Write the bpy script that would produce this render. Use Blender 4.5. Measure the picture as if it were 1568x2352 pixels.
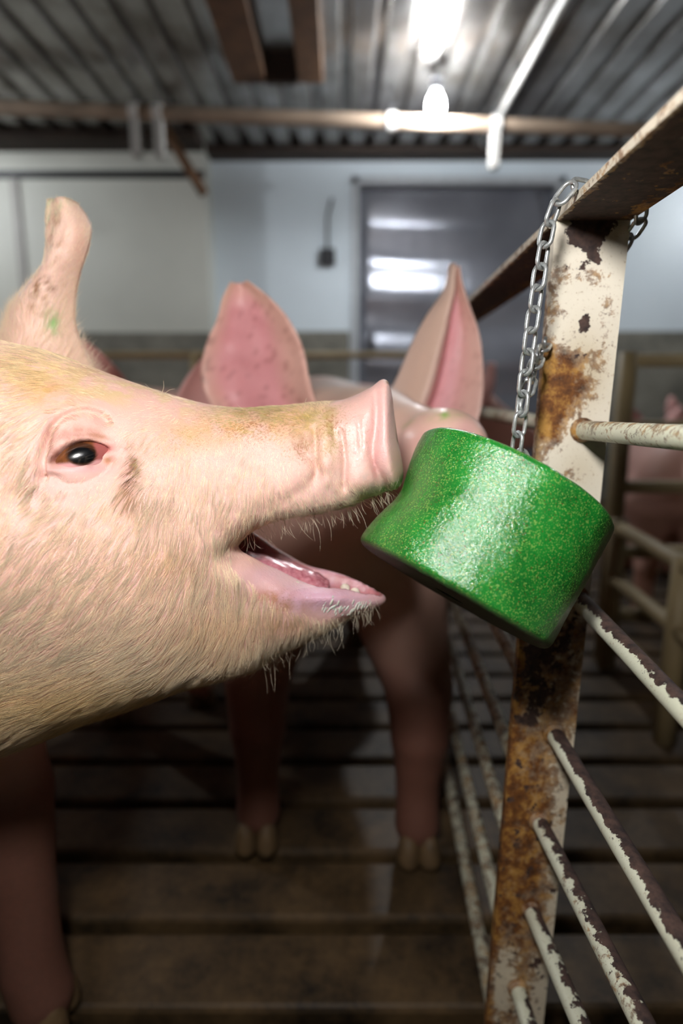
import bpy, math, random
import numpy as np
from mathutils import Vector, Matrix

for o in list(bpy.data.objects):
    bpy.data.objects.remove(o)
SC = bpy.context.scene
COL = SC.collection
rng = np.random.default_rng(7)
random.seed(7)

# ------------------------------------------------------------------ camera
F_PX, CX, CY, HORIZON, CAM_Z = 1400.0, 784.0, 1176.0, 900.0, 0.75
PITCH = math.atan((CY - HORIZON) / F_PX)
SP, CP = math.sin(PITCH), math.cos(PITCH)
cam_d = bpy.data.cameras.new('camera')
cam_d.sensor_fit = 'VERTICAL'
cam_d.sensor_height = 36.0
cam_d.lens = 36.0 * F_PX / 2352.0
cam_d.clip_start = 0.02
cam_d.dof.use_dof = True
cam_d.dof.focus_distance = 0.43
cam_d.dof.aperture_fstop = 2.6
cam = bpy.data.objects.new('camera', cam_d)
COL.objects.link(cam)
cam.location = (0, 0, CAM_Z)
cam.rotation_euler = (math.pi / 2 - PITCH, 0, 0)
SC.camera = cam

# ------------------------------------------------------------------ world and view
SC.view_settings.view_transform = 'Standard'
SC.view_settings.look = 'None'
SC.view_settings.gamma = 1.0
SC.view_settings.use_curve_mapping = False
SC.view_settings.exposure = 0.0
SC.cycles.max_bounces = 5
SC.cycles.diffuse_bounces = 3
SC.cycles.glossy_bounces = 3
SC.cycles.transmission_bounces = 2
SC.cycles.caustics_reflective = False
SC.cycles.caustics_refractive = False
SC.cycles_curves.shape = 'RIBBONS'
SC.cycles.use_light_tree = False
world = bpy.data.worlds.new('world')
SC.world = world
world.use_nodes = True
world.node_tree.nodes['Background'].inputs[0].default_value = (0.6, 0.7, 0.8, 1)
world.node_tree.nodes['Background'].inputs[1].default_value = 0.02

# lamps: (x, y, z, watts, colour, bulb radius)
ADDED_KEY_LAMP = ((-0.07, -0.02, 1.00), 18.0, (1.0, 0.98, 0.955), 0.04)  # unseen key light near the camera, standing in for a flash
BULB_IN_VIEW = ((0.445, 3.20, 2.07), 44.0, (0.92, 0.965, 1.0), 0.040)
UNSEEN_BULBS = [((-2.75, 3.0, 2.07), 44.0), ((2.7, 3.4, 2.07), 27.0), ((0.9, -1.7, 2.07), 2.0)]  # out of view, added to light the far wall and fill the barn


def P(px, py, Y):
    """point of the place seen at pixel (px,py) that stands Y metres in front of the camera"""
    a = (px - CX) / F_PX
    b = -(py - CY) / F_PX
    dy = CP + b * SP
    s = Y / dy
    return np.array([a * s, Y + 0 * a, CAM_Z + (-SP + b * CP) * s]) if np.isscalar(px) else \
        np.stack([a * s, Y + 0 * a, CAM_Z + (-SP + b * CP) * s], -1)


def PROJ(p):
    p = np.asarray(p, float)
    x, y, z = p[..., 0], p[..., 1], p[..., 2] - CAM_Z
    d = np.maximum(y * CP - z * SP, 1e-4)
    u = y * SP + z * CP
    return CX + F_PX * x / d, CY - F_PX * u / d


def lin(r, g, b):
    def f(c):
        c /= 255.0
        return c / 12.92 if c <= 0.04045 else ((c + 0.055) / 1.055) ** 2.4
    return (f(r), f(g), f(b))


def L4(r, g, b):
    return (*lin(r, g, b), 1.0)


# ------------------------------------------------------------------ helpers
def mesh_obj(name, V, Fc, mat=None, parent=None, smooth=False, attrs=None):
    me = bpy.data.meshes.new(name)
    me.from_pydata([tuple(map(float, v)) for v in V], [], [tuple(map(int, f)) for f in Fc])
    me.update()
    if smooth:
        me.polygons.foreach_set('use_smooth', [True] * len(me.polygons))
    if attrs:
        for k, arr in attrs.items():
            add_attr(me, k, arr)
    if mat is not None:
        me.materials.append(mat)
    o = bpy.data.objects.new(name, me)
    COL.objects.link(o)
    if parent is not None:
        o.parent = parent
    return o


def add_attr(me, k, arr):
    arr = np.asarray(arr, np.float32)
    if arr.ndim == 1:
        a = me.attributes.new(k, 'FLOAT', 'POINT')
        a.data.foreach_set('value', arr.ravel())
    else:
        if arr.shape[1] == 3:
            arr = np.concatenate([arr, np.ones((len(arr), 1), np.float32)], 1)
        a = me.attributes.new(k, 'FLOAT_COLOR', 'POINT')
        a.data.foreach_set('color', arr.ravel())


def fast_mesh(name, V, Q, mat=None, parent=None, attrs=None):
    """many quads, numpy only"""
    me = bpy.data.meshes.new(name)
    V = np.asarray(V, np.float32)
    Q = np.asarray(Q, np.int32)
    me.vertices.add(len(V))
    me.vertices.foreach_set('co', V.ravel())
    n = Q.shape[1]
    me.loops.add(len(Q) * n)
    me.loops.foreach_set('vertex_index', Q.ravel())
    me.polygons.add(len(Q))
    me.polygons.foreach_set('loop_start', np.arange(0, len(Q) * n, n, dtype=np.int32))
    me.polygons.foreach_set('loop_total', np.full(len(Q), n, np.int32))
    me.update(calc_edges=True)
    me.polygons.foreach_set('use_smooth', np.ones(len(Q), bool))
    if attrs:
        for k, arr in attrs.items():
            add_attr(me, k, arr)
    if mat is not None:
        me.materials.append(mat)
    o = bpy.data.objects.new(name, me)
    COL.objects.link(o)
    if parent is not None:
        o.parent = parent
    return o


def empty(name, loc=(0, 0, 0)):
    o = bpy.data.objects.new(name, None)
    COL.objects.link(o)
    o.location = loc
    o.empty_display_size = 0.05
    return o


def tag(o, label=None, cat=None, group=None, kind=None):
    if label: o['label'] = label
    if cat: o['category'] = cat
    if group: o['group'] = group
    if kind: o['kind'] = kind
    return o


def box_vf(lo, hi, M=None):
    x0, y0, z0 = lo; x1, y1, z1 = hi
    V = [(x0, y0, z0), (x1, y0, z0), (x1, y1, z0), (x0, y1, z0), (x0, y0, z1), (x1, y0, z1), (x1, y1, z1), (x0, y1, z1)]
    if M is not None:
        V = [tuple(M @ Vector(v)) for v in V]
    return V, [(0, 3, 2, 1), (4, 5, 6, 7), (0, 1, 5, 4), (1, 2, 6, 5), (2, 3, 7, 6), (3, 0, 4, 7)]


def box(name, lo, hi, mat, parent=None, M=None, bevel=0.0):
    V, Fc = box_vf(lo, hi, M)
    o = mesh_obj(name, V, Fc, mat, parent)
    if bevel > 0:
        b = o.modifiers.new('edge', 'BEVEL')
        b.width = bevel
        b.segments = 2
    return o


def frames(pts):
    pts = np.asarray(pts, float)
    T = np.gradient(pts, axis=0)
    T /= np.linalg.norm(T, axis=1)[:, None]
    up = np.array([0, 0, 1.0]) if abs(T[0][2]) < 0.9 else np.array([0, 1.0, 0])
    N = np.zeros_like(T); B = np.zeros_like(T)
    n = np.cross(up, T[0]); n /= np.linalg.norm(n)
    for i in range(len(pts)):
        n = n - T[i] * (n @ T[i]); n /= np.linalg.norm(n)
        N[i] = n; B[i] = np.cross(T[i], n)
    return T, N, B


def tube_vf(pts, r, seg=12, cap=True, closed=False, scale_y=1.0):
    pts = np.asarray(pts, float)
    r = np.broadcast_to(np.asarray(r, float), (len(pts),))
    T, N, B = frames(pts)
    a = np.linspace(0, 2 * math.pi, seg, endpoint=False)
    V = pts[:, None] + r[:, None, None] * (np.cos(a)[None, :, None] * N[:, None] + scale_y * np.sin(a)[None, :, None] * B[:, None])
    V = V.reshape(-1, 3)
    Fc = []
    n = len(pts)
    for i in range(n if closed else n - 1):
        i2 = (i + 1) % n
        for j in range(seg):
            j2 = (j + 1) % seg
            Fc.append((i * seg + j, i * seg + j2, i2 * seg + j2, i2 * seg + j))
    if cap and not closed:
        Fc.append(tuple(range(seg))[::-1])
        Fc.append(tuple((n - 1) * seg + j for j in range(seg)))
    return V, Fc


def tube(name, pts, r, mat, parent=None, seg=12, attrs=None, closed=False):
    V, Fc = tube_vf(pts, r, seg, closed=closed)
    return mesh_obj(name, V, Fc, mat, parent, smooth=True, attrs=attrs)


def line(a, b, n=2):
    a = np.asarray(a, float); b = np.asarray(b, float)
    return a + (b - a) * np.linspace(0, 1, n)[:, None]


def lathe_vf(prof, seg=24):
    """profile (r,z) around z"""
    V, Fc = [], []
    for r, z in prof:
        for j in range(seg):
            t = 2 * math.pi * j / seg
            V.append((r * math.cos(t), r * math.sin(t), z))
    for i in range(len(prof) - 1):
        for j in range(seg):
            j2 = (j + 1) % seg
            Fc.append((i * seg + j, i * seg + j2, (i + 1) * seg + j2, (i + 1) * seg + j))
    return V, Fc


def hash3(i, j, k, s):
    h = (i * 374761393 + j * 668265263 + k * 2147483647 + s * 144665) & 0xFFFFFFFF
    h = ((h ^ (h >> 13)) * 1274126177) & 0xFFFFFFFF
    h = h ^ (h >> 16)
    return (h & 0xFFFF) / 65535.0


def vnoise(p, scale, seed=0):
    """value noise 0..1 at points p (n,3)"""
    q = np.asarray(p, float) * scale + 1000.0
    i = np.floor(q).astype(np.int64)
    f = q - i
    f = f * f * (3 - 2 * f)
    r = 0
    for a in (0, 1):
        for b in (0, 1):
            for c in (0, 1):
                w = (f[:, 0] if a else 1 - f[:, 0]) * (f[:, 1] if b else 1 - f[:, 1]) * (f[:, 2] if c else 1 - f[:, 2])
                r = r + w * hash3(i[:, 0] + a, i[:, 1] + b, i[:, 2] + c, seed)
    return r


def fbm(p, scale, seed=0, octs=4):
    r, w, tot = 0, 1.0, 0
    for o in range(octs):
        r = r + w * vnoise(p, scale * 2 ** o, seed + o)
        tot += w
        w *= 0.55
    return r / tot


def sstep(a, b, x):
    t = np.clip((x - a) / (b - a), 0, 1)
    return t * t * (3 - 2 * t)


# ------------------------------------------------------------------ materials
class NT:
    def __init__(self, name):
        self.m = bpy.data.materials.new(name)
        self.m.use_nodes = True
        self.t = self.m.node_tree
        self.b = self.t.nodes['Principled BSDF']

    def n(self, typ, **kw):
        nd = self.t.nodes.new(typ)
        for k, v in kw.items():
            if k.startswith('i_'):
                key = k[2:]
                key = int(key) if key.isdigit() else key.replace('_', ' ')
                self.set(nd.inputs[key], v)
            else:
                setattr(nd, k, v)
        return nd

    def set(self, sock, v):
        if hasattr(v, 'default_value') or hasattr(v, 'links'):
            self.t.links.new(v, sock)
        else:
            sock.default_value = v

    def p(self, **kw):
        for k, v in kw.items():
            self.set(self.b.inputs[k.replace('_', ' ')], v)

    def coord(self, kind='Object', scale=None):
        c = self.n('ShaderNodeTexCoord').outputs[kind]
        if scale is not None:
            mp = self.n('ShaderNodeMapping')
            self.t.links.new(c, mp.inputs[0])
            mp.inputs['Scale'].default_value = scale
            c = mp.outputs[0]
        return c

    def noise(self, scale, detail=4, rough=0.55, vec=None, dist=0.0):
        nd = self.n('ShaderNodeTexNoise')
        nd.inputs['Scale'].default_value = scale
        nd.inputs['Detail'].default_value = detail
        nd.inputs['Roughness'].default_value = rough
        nd.inputs['Distortion'].default_value = dist
        self.t.links.new(vec if vec is not None else self.coord(), nd.inputs['Vector'])
        return nd.outputs['Fac']

    def ramp(self, fac, stops, interp='LINEAR'):
        r = self.n('ShaderNodeValToRGB')
        r.color_ramp.interpolation = interp
        el = r.color_ramp.elements
        while len(el) < len(stops):
            el.new(0.5)
        for e, (pos, c) in zip(el, stops):
            e.position = pos
            e.color = c if len(c) == 4 else (*c, 1)
        self.t.links.new(fac, r.inputs[0])
        return r.outputs['Color']

    def math(self, op, a, b=None, c=None):
        m = self.n('ShaderNodeMath', operation=op)
        self.set(m.inputs[0], a)
        if b is not None: self.set(m.inputs[1], b)
        if c is not None: self.set(m.inputs[2], c)
        return m.outputs[0]

    def mix(self, fac, a, b, blend='MIX'):
        m = self.n('ShaderNodeMix', data_type='RGBA', blend_type=blend)
        self.set(m.inputs[0], fac)
        self.set(m.inputs[6], a)
        self.set(m.inputs[7], b)
        return m.outputs[2]

    def attr(self, name):
        return self.n('ShaderNodeAttribute', attribute_name=name)

    def bump(self, h, strength=0.3, dist=0.002, normal=None):
        b = self.n('ShaderNodeBump')
        b.inputs['Strength'].default_value = strength
        b.inputs['Distance'].default_value = dist
        self.t.links.new(h, b.inputs['Height'])
        if normal is not None:
            self.t.links.new(normal, b.inputs['Normal'])
        return b.outputs[0]


BW = lambda v: (v, v, v, 1)


def m_concrete(name, c1, c2, scale=6, rough=0.8, bump=0.4):
    m = NT(name)
    n1 = m.noise(scale, 6, 0.65)
    n2 = m.noise(scale * 9, 4, 0.7)
    f = m.math('ADD', m.math('MULTIPLY', n1, 0.7), m.math('MULTIPLY', n2, 0.3))
    m.p(Base_Color=m.ramp(f, [(0.36, c1), (0.62, c2)]), Roughness=rough)
    m.p(Normal=m.bump(f, bump, 0.006))
    return m.m


def m_plain(name, c, rough=0.5, metal=0.0, var=0.12, scale=20):
    m = NT(name)
    n1 = m.noise(scale, 4)
    dark = tuple(v * (1 - var) for v in c[:3]) + (1,)
    m.p(Base_Color=m.ramp(n1, [(0.35, dark), (0.65, c)]), Roughness=rough, Metallic=metal)
    return m.m


def m_fence(name, paint, rod=False):
    """old cream paint, chipped to dark brown and stained with ochre rust; attr 'wear': r rust, g chips, b grime"""
    m = NT(name)
    w = m.n('ShaderNodeSeparateColor')
    m.t.links.new(m.attr('wear').outputs['Color'], w.inputs[0])
    R, G, B = w.outputs[0], w.outputs[1], w.outputs[2]
    nA = m.noise(70 if not rod else 85, 8, 0.62)
    nB = m.noise(190, 6, 0.68)
    nC = m.noise(62, 10, 0.72, dist=0.6)
    nD = m.noise(16, 3, 0.5)
    chip = m.math('ADD', m.math('ADD', m.math('MULTIPLY', nA, 0.75), m.math('MULTIPLY', nB, 0.25)), m.math('MULTIPLY', G, 0.55))
    chipm = m.ramp(chip, [(0.690, BW(0)), (0.712, BW(1))])
    rust = m.math('ADD', m.math('ADD', m.math('MULTIPLY', nC, 0.6), m.math('MULTIPLY', nB, 0.4)), m.math('MULTIPLY', R, 0.5))
    rustm = m.ramp(rust, [(0.615, BW(0)), (0.66, BW(0.7)), (0.80, BW(1))])
    rustc = m.ramp(m.noise(55, 6, 0.7), [(0.34, L4(58, 30, 12)), (0.48, L4(116, 70, 26)), (0.62, L4(184, 136, 66))])
    chipc = m.ramp(m.noise(120, 5, 0.6), [(0.35, L4(44, 32, 30)), (0.65, L4(88, 66, 58))])
    paintc = m.ramp(nD, [(0.3, paint), (0.7, tuple(v * 0.9 for v in paint[:3]) + (1,))])
    speck = m.ramp(m.noise(330, 6, 0.75), [(0.58, BW(0)), (0.68, BW(0.8))])
    base = m.mix(speck, paintc, L4(150, 116, 66))
    base = m.mix(m.math('MULTIPLY', B, 0.6), base, L4(176, 150, 92))
    base = m.mix(rustm, base, rustc)
    base = m.mix(chipm, base, chipc)
    rough = m.mix(m.math('MAXIMUM', rustm, chipm), BW(0.36), BW(0.72))
    h = m.math('SUBTRACT', 1.0, m.math('MAXIMUM', chipm, m.math('MULTIPLY', rustm, 0.4)))
    h = m.math('ADD', h, m.math('MULTIPLY', nB, 0.6))
    m.p(Base_Color=base, Roughness=rough, Normal=m.bump(h, 0.55, 0.0008))
    return m.m


def m_skin(name, sss=0.12, bump_scale=900, bump=0.25):
    m = NT(name)
    c = m.attr('col').outputs['Color']
    w = m.attr('wet').outputs['Fac']
    n1 = m.noise(160, 5, 0.6)
    n2 = m.noise(bump_scale, 3, 0.6)
    n3 = m.noise(420, 3, 0.6)
    c2 = m.mix(m.math('MULTIPLY', n1, 0.20), c, L4(190, 120, 100))
    spk = m.attr('spk').outputs['Fac']
    dots = m.ramp(m.math('ADD', m.noise(520, 4, 0.7), m.math('MULTIPLY', spk, 0.16)), [(0.60, BW(0)), (0.70, BW(1))])
    dcol = m.ramp(m.noise(60, 3), [(0.4, L4(150, 92, 44)), (0.6, L4(150, 140, 62))])
    c2 = m.mix(m.math('MULTIPLY', dots, m.math('MULTIPLY', spk, 0.75)), c2, dcol)
    m.p(Base_Color=c2)
    rough = m.math('SUBTRACT', 0.58, m.math('MULTIPLY', w, 0.40))
    m.p(Roughness=rough, Specular_IOR_Level=0.45)
    m.p(Subsurface_Weight=sss, Subsurface_Radius=(0.9, 0.35, 0.2), Subsurface_Scale=0.006)
    h = m.math('ADD', m.math('MULTIPLY', n2, 0.5), n3)
    m.p(Normal=m.bump(h, bump, 0.0012), Coat_Weight=m.math('MULTIPLY', w, 0.9), Coat_Roughness=0.16, Coat_Normal=m.bump(h, min(bump * 1.3, 1.0), 0.0013))
    return m.m


MAT = {}
MAT['slat'] = m_concrete('slatted_floor_concrete', L4(34, 26, 16), L4(104, 82, 54), 9, 0.55)
MAT['pit'] = m_plain('pit_slurry', L4(14, 11, 9), 0.5)
MAT['curb'] = m_concrete('grey_curb', L4(96, 94, 86), L4(150, 146, 134), 3, 0.85)
MAT['wall'] = m_plain('blue_white_wall', L4(228, 238, 245), 0.45, var=0.06, scale=2)
MAT['beige'] = m_plain('beige_wall', L4(214, 214, 204), 0.5, var=0.08, scale=2)
MAT['back'] = m_plain('plain_wall', L4(84, 82, 76), 0.6, var=0.08, scale=2)
MAT['wood'] = m_plain('brown_wood', L4(112, 78, 48), 0.7, var=0.4, scale=12)
MAT['darkwood'] = m_plain('dark_wood', L4(58, 44, 34), 0.75, var=0.4, scale=12)
MAT['pvc'] = m_plain('white_conduit', L4(214, 210, 204), 0.4)
MAT['bracket'] = m_plain('dull_bracket', L4(176, 172, 166), 0.5)
MAT['pipe'] = m_plain('dusty_pipe', L4(168, 146, 126), 0.5, var=0.35, scale=5)
MAT['yellow'] = m_plain('yellowed_pen_paint', L4(176, 156, 116), 0.55, var=0.25, scale=6)
MAT['frame'] = m_plain('door_frame_grey', L4(196, 200, 204), 0.35)
MAT['darkmetal'] = m_plain('dark_metal', L4(62, 62, 64), 0.4, 0.6)
MAT['hoof'] = m_plain('hoof_horn', L4(120, 96, 66), 0.6, var=0.4, scale=40)


def m_galv():
    m = NT('galvanised_sheet')
    n = m.noise(5, 5, 0.6)
    m.p(Base_Color=m.ramp(n, [(0.3, L4(112, 106, 98)), (0.7, L4(172, 170, 168))]), Metallic=0.85, Roughness=0.27)
    return m.m


def m_door():
    m = NT('shiny_door_sheet')
    n = m.noise(2.2, 3, 0.5)
    m.p(Base_Color=m.ramp(n, [(0.3, L4(150, 152, 162)), (0.7, L4(186, 188, 198))]), Metallic=0.6, Roughness=0.24)
    m.p(Normal=m.bump(m.noise(1.0, 3, 0.6, m.coord('Object', (90, 1, 0.6))), 0.5, 0.004))
    return m.m


MAT['galv'] = m_galv()
MAT['door'] = m_door()


def m_emit(name, c, s):
    m = NT(name)
    m.p(Base_Color=(1, 1, 1, 1), Emission_Color=(*c, 1), Emission_Strength=s)
    return m.m


def m_chain():
    m = NT('zinc_chain')
    n = m.noise(300, 4)
    m.p(Base_Color=m.ramp(n, [(0.3, L4(176, 180, 180)), (0.7, L4(226, 230, 230))]), Metallic=0.72, Roughness=0.30)
    return m.m


MAT['chain'] = m_chain()


def m_block():
    m = NT('green_lick_stone')
    co = m.coord()
    g1 = m.noise(1500, 2, 0.6, co)
    g2 = m.noise(430, 4, 0.6, co)
    g3 = m.noise(45, 5, 0.6, co)
    vo = m.n('ShaderNodeTexVoronoi')
    vo.inputs['Scale'].default_value = 1250
    m.t.links.new(co, vo.inputs['Vector'])
    cellc = m.n('ShaderNodeSeparateColor')
    m.t.links.new(vo.outputs['Color'], cellc.inputs[0])
    base = m.ramp(g3, [(0.32, L4(6, 94, 30)), (0.68, L4(24, 132, 46))])
    base = m.mix(m.ramp(g1, [(0.45, BW(0)), (0.75, BW(0.55))]), base, L4(70, 168, 60))
    sp = m.ramp(cellc.outputs[0], [(0.76, BW(0)), (0.95, BW(0.6))])
    base = m.mix(sp, base, L4(150, 186, 92))
    sp2 = m.ramp(cellc.outputs[1], [(0.975, BW(0)), (0.985, BW(0.8))])
    base = m.mix(sp2, base, L4(96, 66, 30))
    grime = m.attr('grime').outputs['Fac']  # on the block this holds dirt and the painted shade of its right side
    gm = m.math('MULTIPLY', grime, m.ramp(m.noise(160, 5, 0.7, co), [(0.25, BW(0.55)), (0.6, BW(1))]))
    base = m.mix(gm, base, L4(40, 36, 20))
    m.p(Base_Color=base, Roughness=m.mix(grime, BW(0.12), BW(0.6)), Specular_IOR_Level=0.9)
    h = m.math('ADD', m.math('MULTIPLY', g2, 1.0), m.math('MULTIPLY', g1, 0.45))
    nb = m.bump(h, 0.5, 0.0012)
    m.p(Normal=nb, Coat_Weight=m.math('SUBTRACT', 0.5, m.math('MULTIPLY', grime, 0.5)), Coat_Roughness=0.10, Coat_Normal=nb)
    return m.m


MAT['block'] = m_block()
MAT['post'] = m_fence('chipped_cream_paint', L4(244, 236, 220))
MAT['rod'] = m_fence('chipped_white_rod_paint', L4(226, 228, 206), rod=True)
MAT['skin'] = m_skin('pig_skin', 0.12, 1100, 0.5)
MAT['skin_far'] = m_skin('pig_skin_plain', 0.0, 500, 0.15)


def m_hair(name):
    m = NT(name)
    c = m.attr('hcol').outputs['Color']
    m.p(Base_Color=c, Roughness=0.42, Specular_IOR_Level=0.4)
    tr = m.n('ShaderNodeBsdfTranslucent')
    m.t.links.new(c, tr.inputs['Color'])
    mx = m.n('ShaderNodeMixShader')
    mx.inputs[0].default_value = 0.35
    m.t.links.new(m.b.outputs[0], mx.inputs[1]); m.t.links.new(tr.outputs[0], mx.inputs[2])
    m.t.links.new(mx.outputs[0], m.t.nodes['Material Output'].inputs['Surface'])
    return m.m


MAT['hair'] = m_hair('pig_bristle')


def m_eye():
    m = NT('pig_eye')
    c = m.attr('col').outputs['Color']
    m.p(Base_Color=c, Roughness=0.2, Coat_Weight=0.6, Coat_Roughness=0.05)
    return m.m


MAT['eye'] = m_eye()


def m_wet(name, c, c2):
    m = NT(name)
    n = m.noise(260, 4)
    m.p(Base_Color=m.ramp(n, [(0.35, c), (0.65, c2)]), Roughness=0.25, Subsurface_Weight=0.15, Subsurface_Radius=(0.9, 0.3, 0.2), Subsurface_Scale=0.005)
    m.p(Normal=m.bump(n, 0.3, 0.001))
    return m.m


MAT['tongue'] = m_wet('wet_tongue', L4(168, 96, 108), L4(206, 140, 150))
MAT['tooth'] = m_wet('tooth_ivory', L4(214, 200, 178), L4(232, 222, 206))
MAT['foam'] = m_wet('saliva_foam', L4(206, 204, 190), L4(226, 224, 212))

# ================================================================== STRUCTURE
X0, X1, YB, YF, ZC = -3.4, 3.8, -2.4, 4.30, 2.24

fl = tag(box('floor', (X0, YB, -0.5), (X1, YF, -0.42), MAT['pit']), kind='structure')
SLAT_P, SLAT_W, Y00 = 0.132, 0.110, 0.864       # a gap starts at Y00
slat_me = None
ks = range(int((YB - Y00) / SLAT_P) + 1, int((YF - Y00) / SLAT_P))
spans = [(X0, -1.22), (-1.2, 1.35), (1.37, X1)]
for k in ks:
    y0 = Y00 + k * SLAT_P + (SLAT_P - SLAT_W)
    for xa, xb in spans:
        V, Fc = box_vf((xa, y0, -0.42), (xb, y0 + SLAT_W, 0.0))
        # slats narrow downwards
        V = [(x, (y if z > -0.1 else y + (0.02 if y < y0 + 0.05 else -0.02)), z) for x, y, z in V]
        o = mesh_obj('slat', V, Fc, MAT['slat'], fl)
        b = o.modifiers.new('worn_edge', 'BEVEL'); b.width = 0.008; b.segments = 2

# far wall, low concrete part and recessed pale part
DOOR = (P(822, 900, YF)[0], P(1250, 900, YF)[0])
dl, dr = DOOR
dtop = P(1000, 425, YF)[2]
Vw, Fw = [], []


def quadbox(lo, hi):
    V, Fc = box_vf(lo, hi)
    n = len(Vw)
    Vw.extend(V); Fw.extend([tuple(i + n for i in f) for f in Fc])


wall_left_x = P(478, 600, YF)[0]
quadbox((wall_left_x, YF, 0), (dl - 0.05, YF + 0.12, ZC + 0.2))
quadbox((dr + 0.05, YF, 0), (X1, YF + 0.12, ZC + 0.2))
quadbox((dl - 0.05, YF, dtop + 0.05), (dr + 0.05, YF + 0.12, ZC + 0.2))
tag(mesh_obj('wall_back', Vw, Fw, MAT['wall']), kind='structure')
zc = P(900, 762, YF)[2]
tag(box('trim_1', (wall_left_x, YF - 0.06, -0.42), (dl - 0.06, YF, zc), MAT['curb'], bevel=0.01), kind='structure')
tag(box('trim_2', (dr + 0.06, YF - 0.06, -0.42), (X1, YF, zc), MAT['curb'], bevel=0.01), kind='structure')
# beige section on the left, standing a little proud
YL = 4.10
xl = P(478, 600, YL)[0]
tag(box('wall_corner', (X0, YL, 0), (xl, YF + 0.12, ZC + 0.2), MAT['beige']), kind='structure')
zl = P(200, 765, YL)[2]
tag(box('trim_3', (X0, YL - 0.06, -0.42), (xl, YL, zl), MAT['curb'], bevel=0.01), kind='structure')
zb = P(200, 403, YL)[2]
tag(box('trim_4', (X0, YL - 0.03, zb - 0.02), (xl, YL, zb + 0.02), MAT['darkmetal']), kind='structure')
xs_ = P(60, 600, YL)[0]
tag(box('trim_5', (xs_ - 0.05, YL - 0.015, zl), (xs_, YL, zb - 0.02), MAT['bracket']), kind='structure')
# other walls
tag(box('wall_left', (X0 - 0.1, YB, -0.42), (X0, YF, ZC + 0.2), MAT['back']), kind='structure')
tag(box('wall_right', (X1, YB, -0.42), (X1 + 0.1, YF, ZC + 0.2), MAT['back']), kind='structure')
tag(box('wall_front', (X0, YB - 0.1, -0.42), (X1, YB, ZC + 0.2), MAT['back']), kind='structure')

# door: polished sheet with long horizontal bulges, in a pale frame
door = empty('door_1', ((dl + dr) / 2, YF, 0)); tag(door, kind='structure')
nz, nx = 90, 16
zs = np.linspace(0.02, dtop, nz); xs = np.linspace(dl, dr, nx)
V = []
for z in zs:
    for x in xs:
        u = (x - dl) / (dr - dl)
        y = YF + 0.05 - 0.016 * math.sin(z * 2 * math.pi / 0.44 + 0.5 * math.sin(3 * u)) - 0.0012 * math.sin(z * 2 * math.pi / 0.15) \
            - 0.004 * math.sin(5 * u + z * 3)
        V.append((x - (dl + dr) / 2, y - YF, z))
Fc = [(i * nx + j, i * nx + j + 1, (i + 1) * nx + j + 1, (i + 1) * nx + j) for i in range(nz - 1) for j in range(nx - 1)]
o = mesh_obj('door_sheet', V, Fc, MAT['door'], door, smooth=True)
so = o.modifiers.new('gauge', 'SOLIDIFY'); so.thickness = 0.004
cx = (dl + dr) / 2
box('door_jamb', (dl - 0.05 - cx, -0.02, 0), (dl - cx, 0.10, dtop + 0.05), MAT['frame'], door, bevel=0.004)
box('door_jamb', (dr - cx, -0.02, 0), (dr + 0.05 - cx, 0.10, dtop + 0.05), MAT['frame'], door, bevel=0.004)
box('door_head', (dl - 0.05 - cx, -0.02, dtop), (dr + 0.05 - cx, 0.10, dtop + 0.05), MAT['frame'], door, bevel=0.004)
box('door_handle', (dl + 0.08 - cx, -0.03, 1.0), (dl + 0.11 - cx, 0.03, 1.15), MAT['darkmetal'], door, bevel=0.004)

# ceiling: ribbed galvanised sheets, each sheet a piece
ceil = tag(box('ceiling', (X0, YB, ZC + 0.06), (X1, YF + 0.12, ZC + 0.14), MAT['darkwood']), kind='structure')
PW = 0.90
nrib = 6
x = X0
prof = []
for r in range(nrib):
    b0 = r * PW / nrib
    prof += [(b0, 0.0), (b0 + 0.085, 0.0), (b0 + 0.10, 0.028), (b0 + 0.135, 0.028)]
prof.append((PW, 0.0))
for k in range(int((X1 - X0) / PW) + 1):
    xa = X0 + k * PW
    V, Fc = [], []
    ysn = np.linspace(YB, YF, 2)
    for y in ysn:
        for (px_, pz_) in prof:
            V.append((min(xa + px_, X1), y, ZC + pz_))
    n = len(prof)
    for j in range(n - 1):
        Fc.append((j, j + 1, n + j + 1, n + j))
    o = mesh_obj('ceiling_sheet', V, Fc, MAT['galv'], ceil)
    s = o.modifiers.new('gauge', 'SOLIDIFY'); s.thickness = 0.001
# closing beam along the far wall under the sheets
zbm = P(900, 350, YF - 0.15)[2]
tag(box('trim_6', (wall_left_x, YF - 0.16, zbm), (X1, YF, ZC), MAT['darkwood']), kind='structure')
zg = P(200, 318, YL - 0.2)[2]
tag(box('trim_7', (X0, YL - 0.2, zg), (xl, YL, ZC), MAT['darkwood']), kind='structure')

# ================================================================== LAMPS


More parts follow.
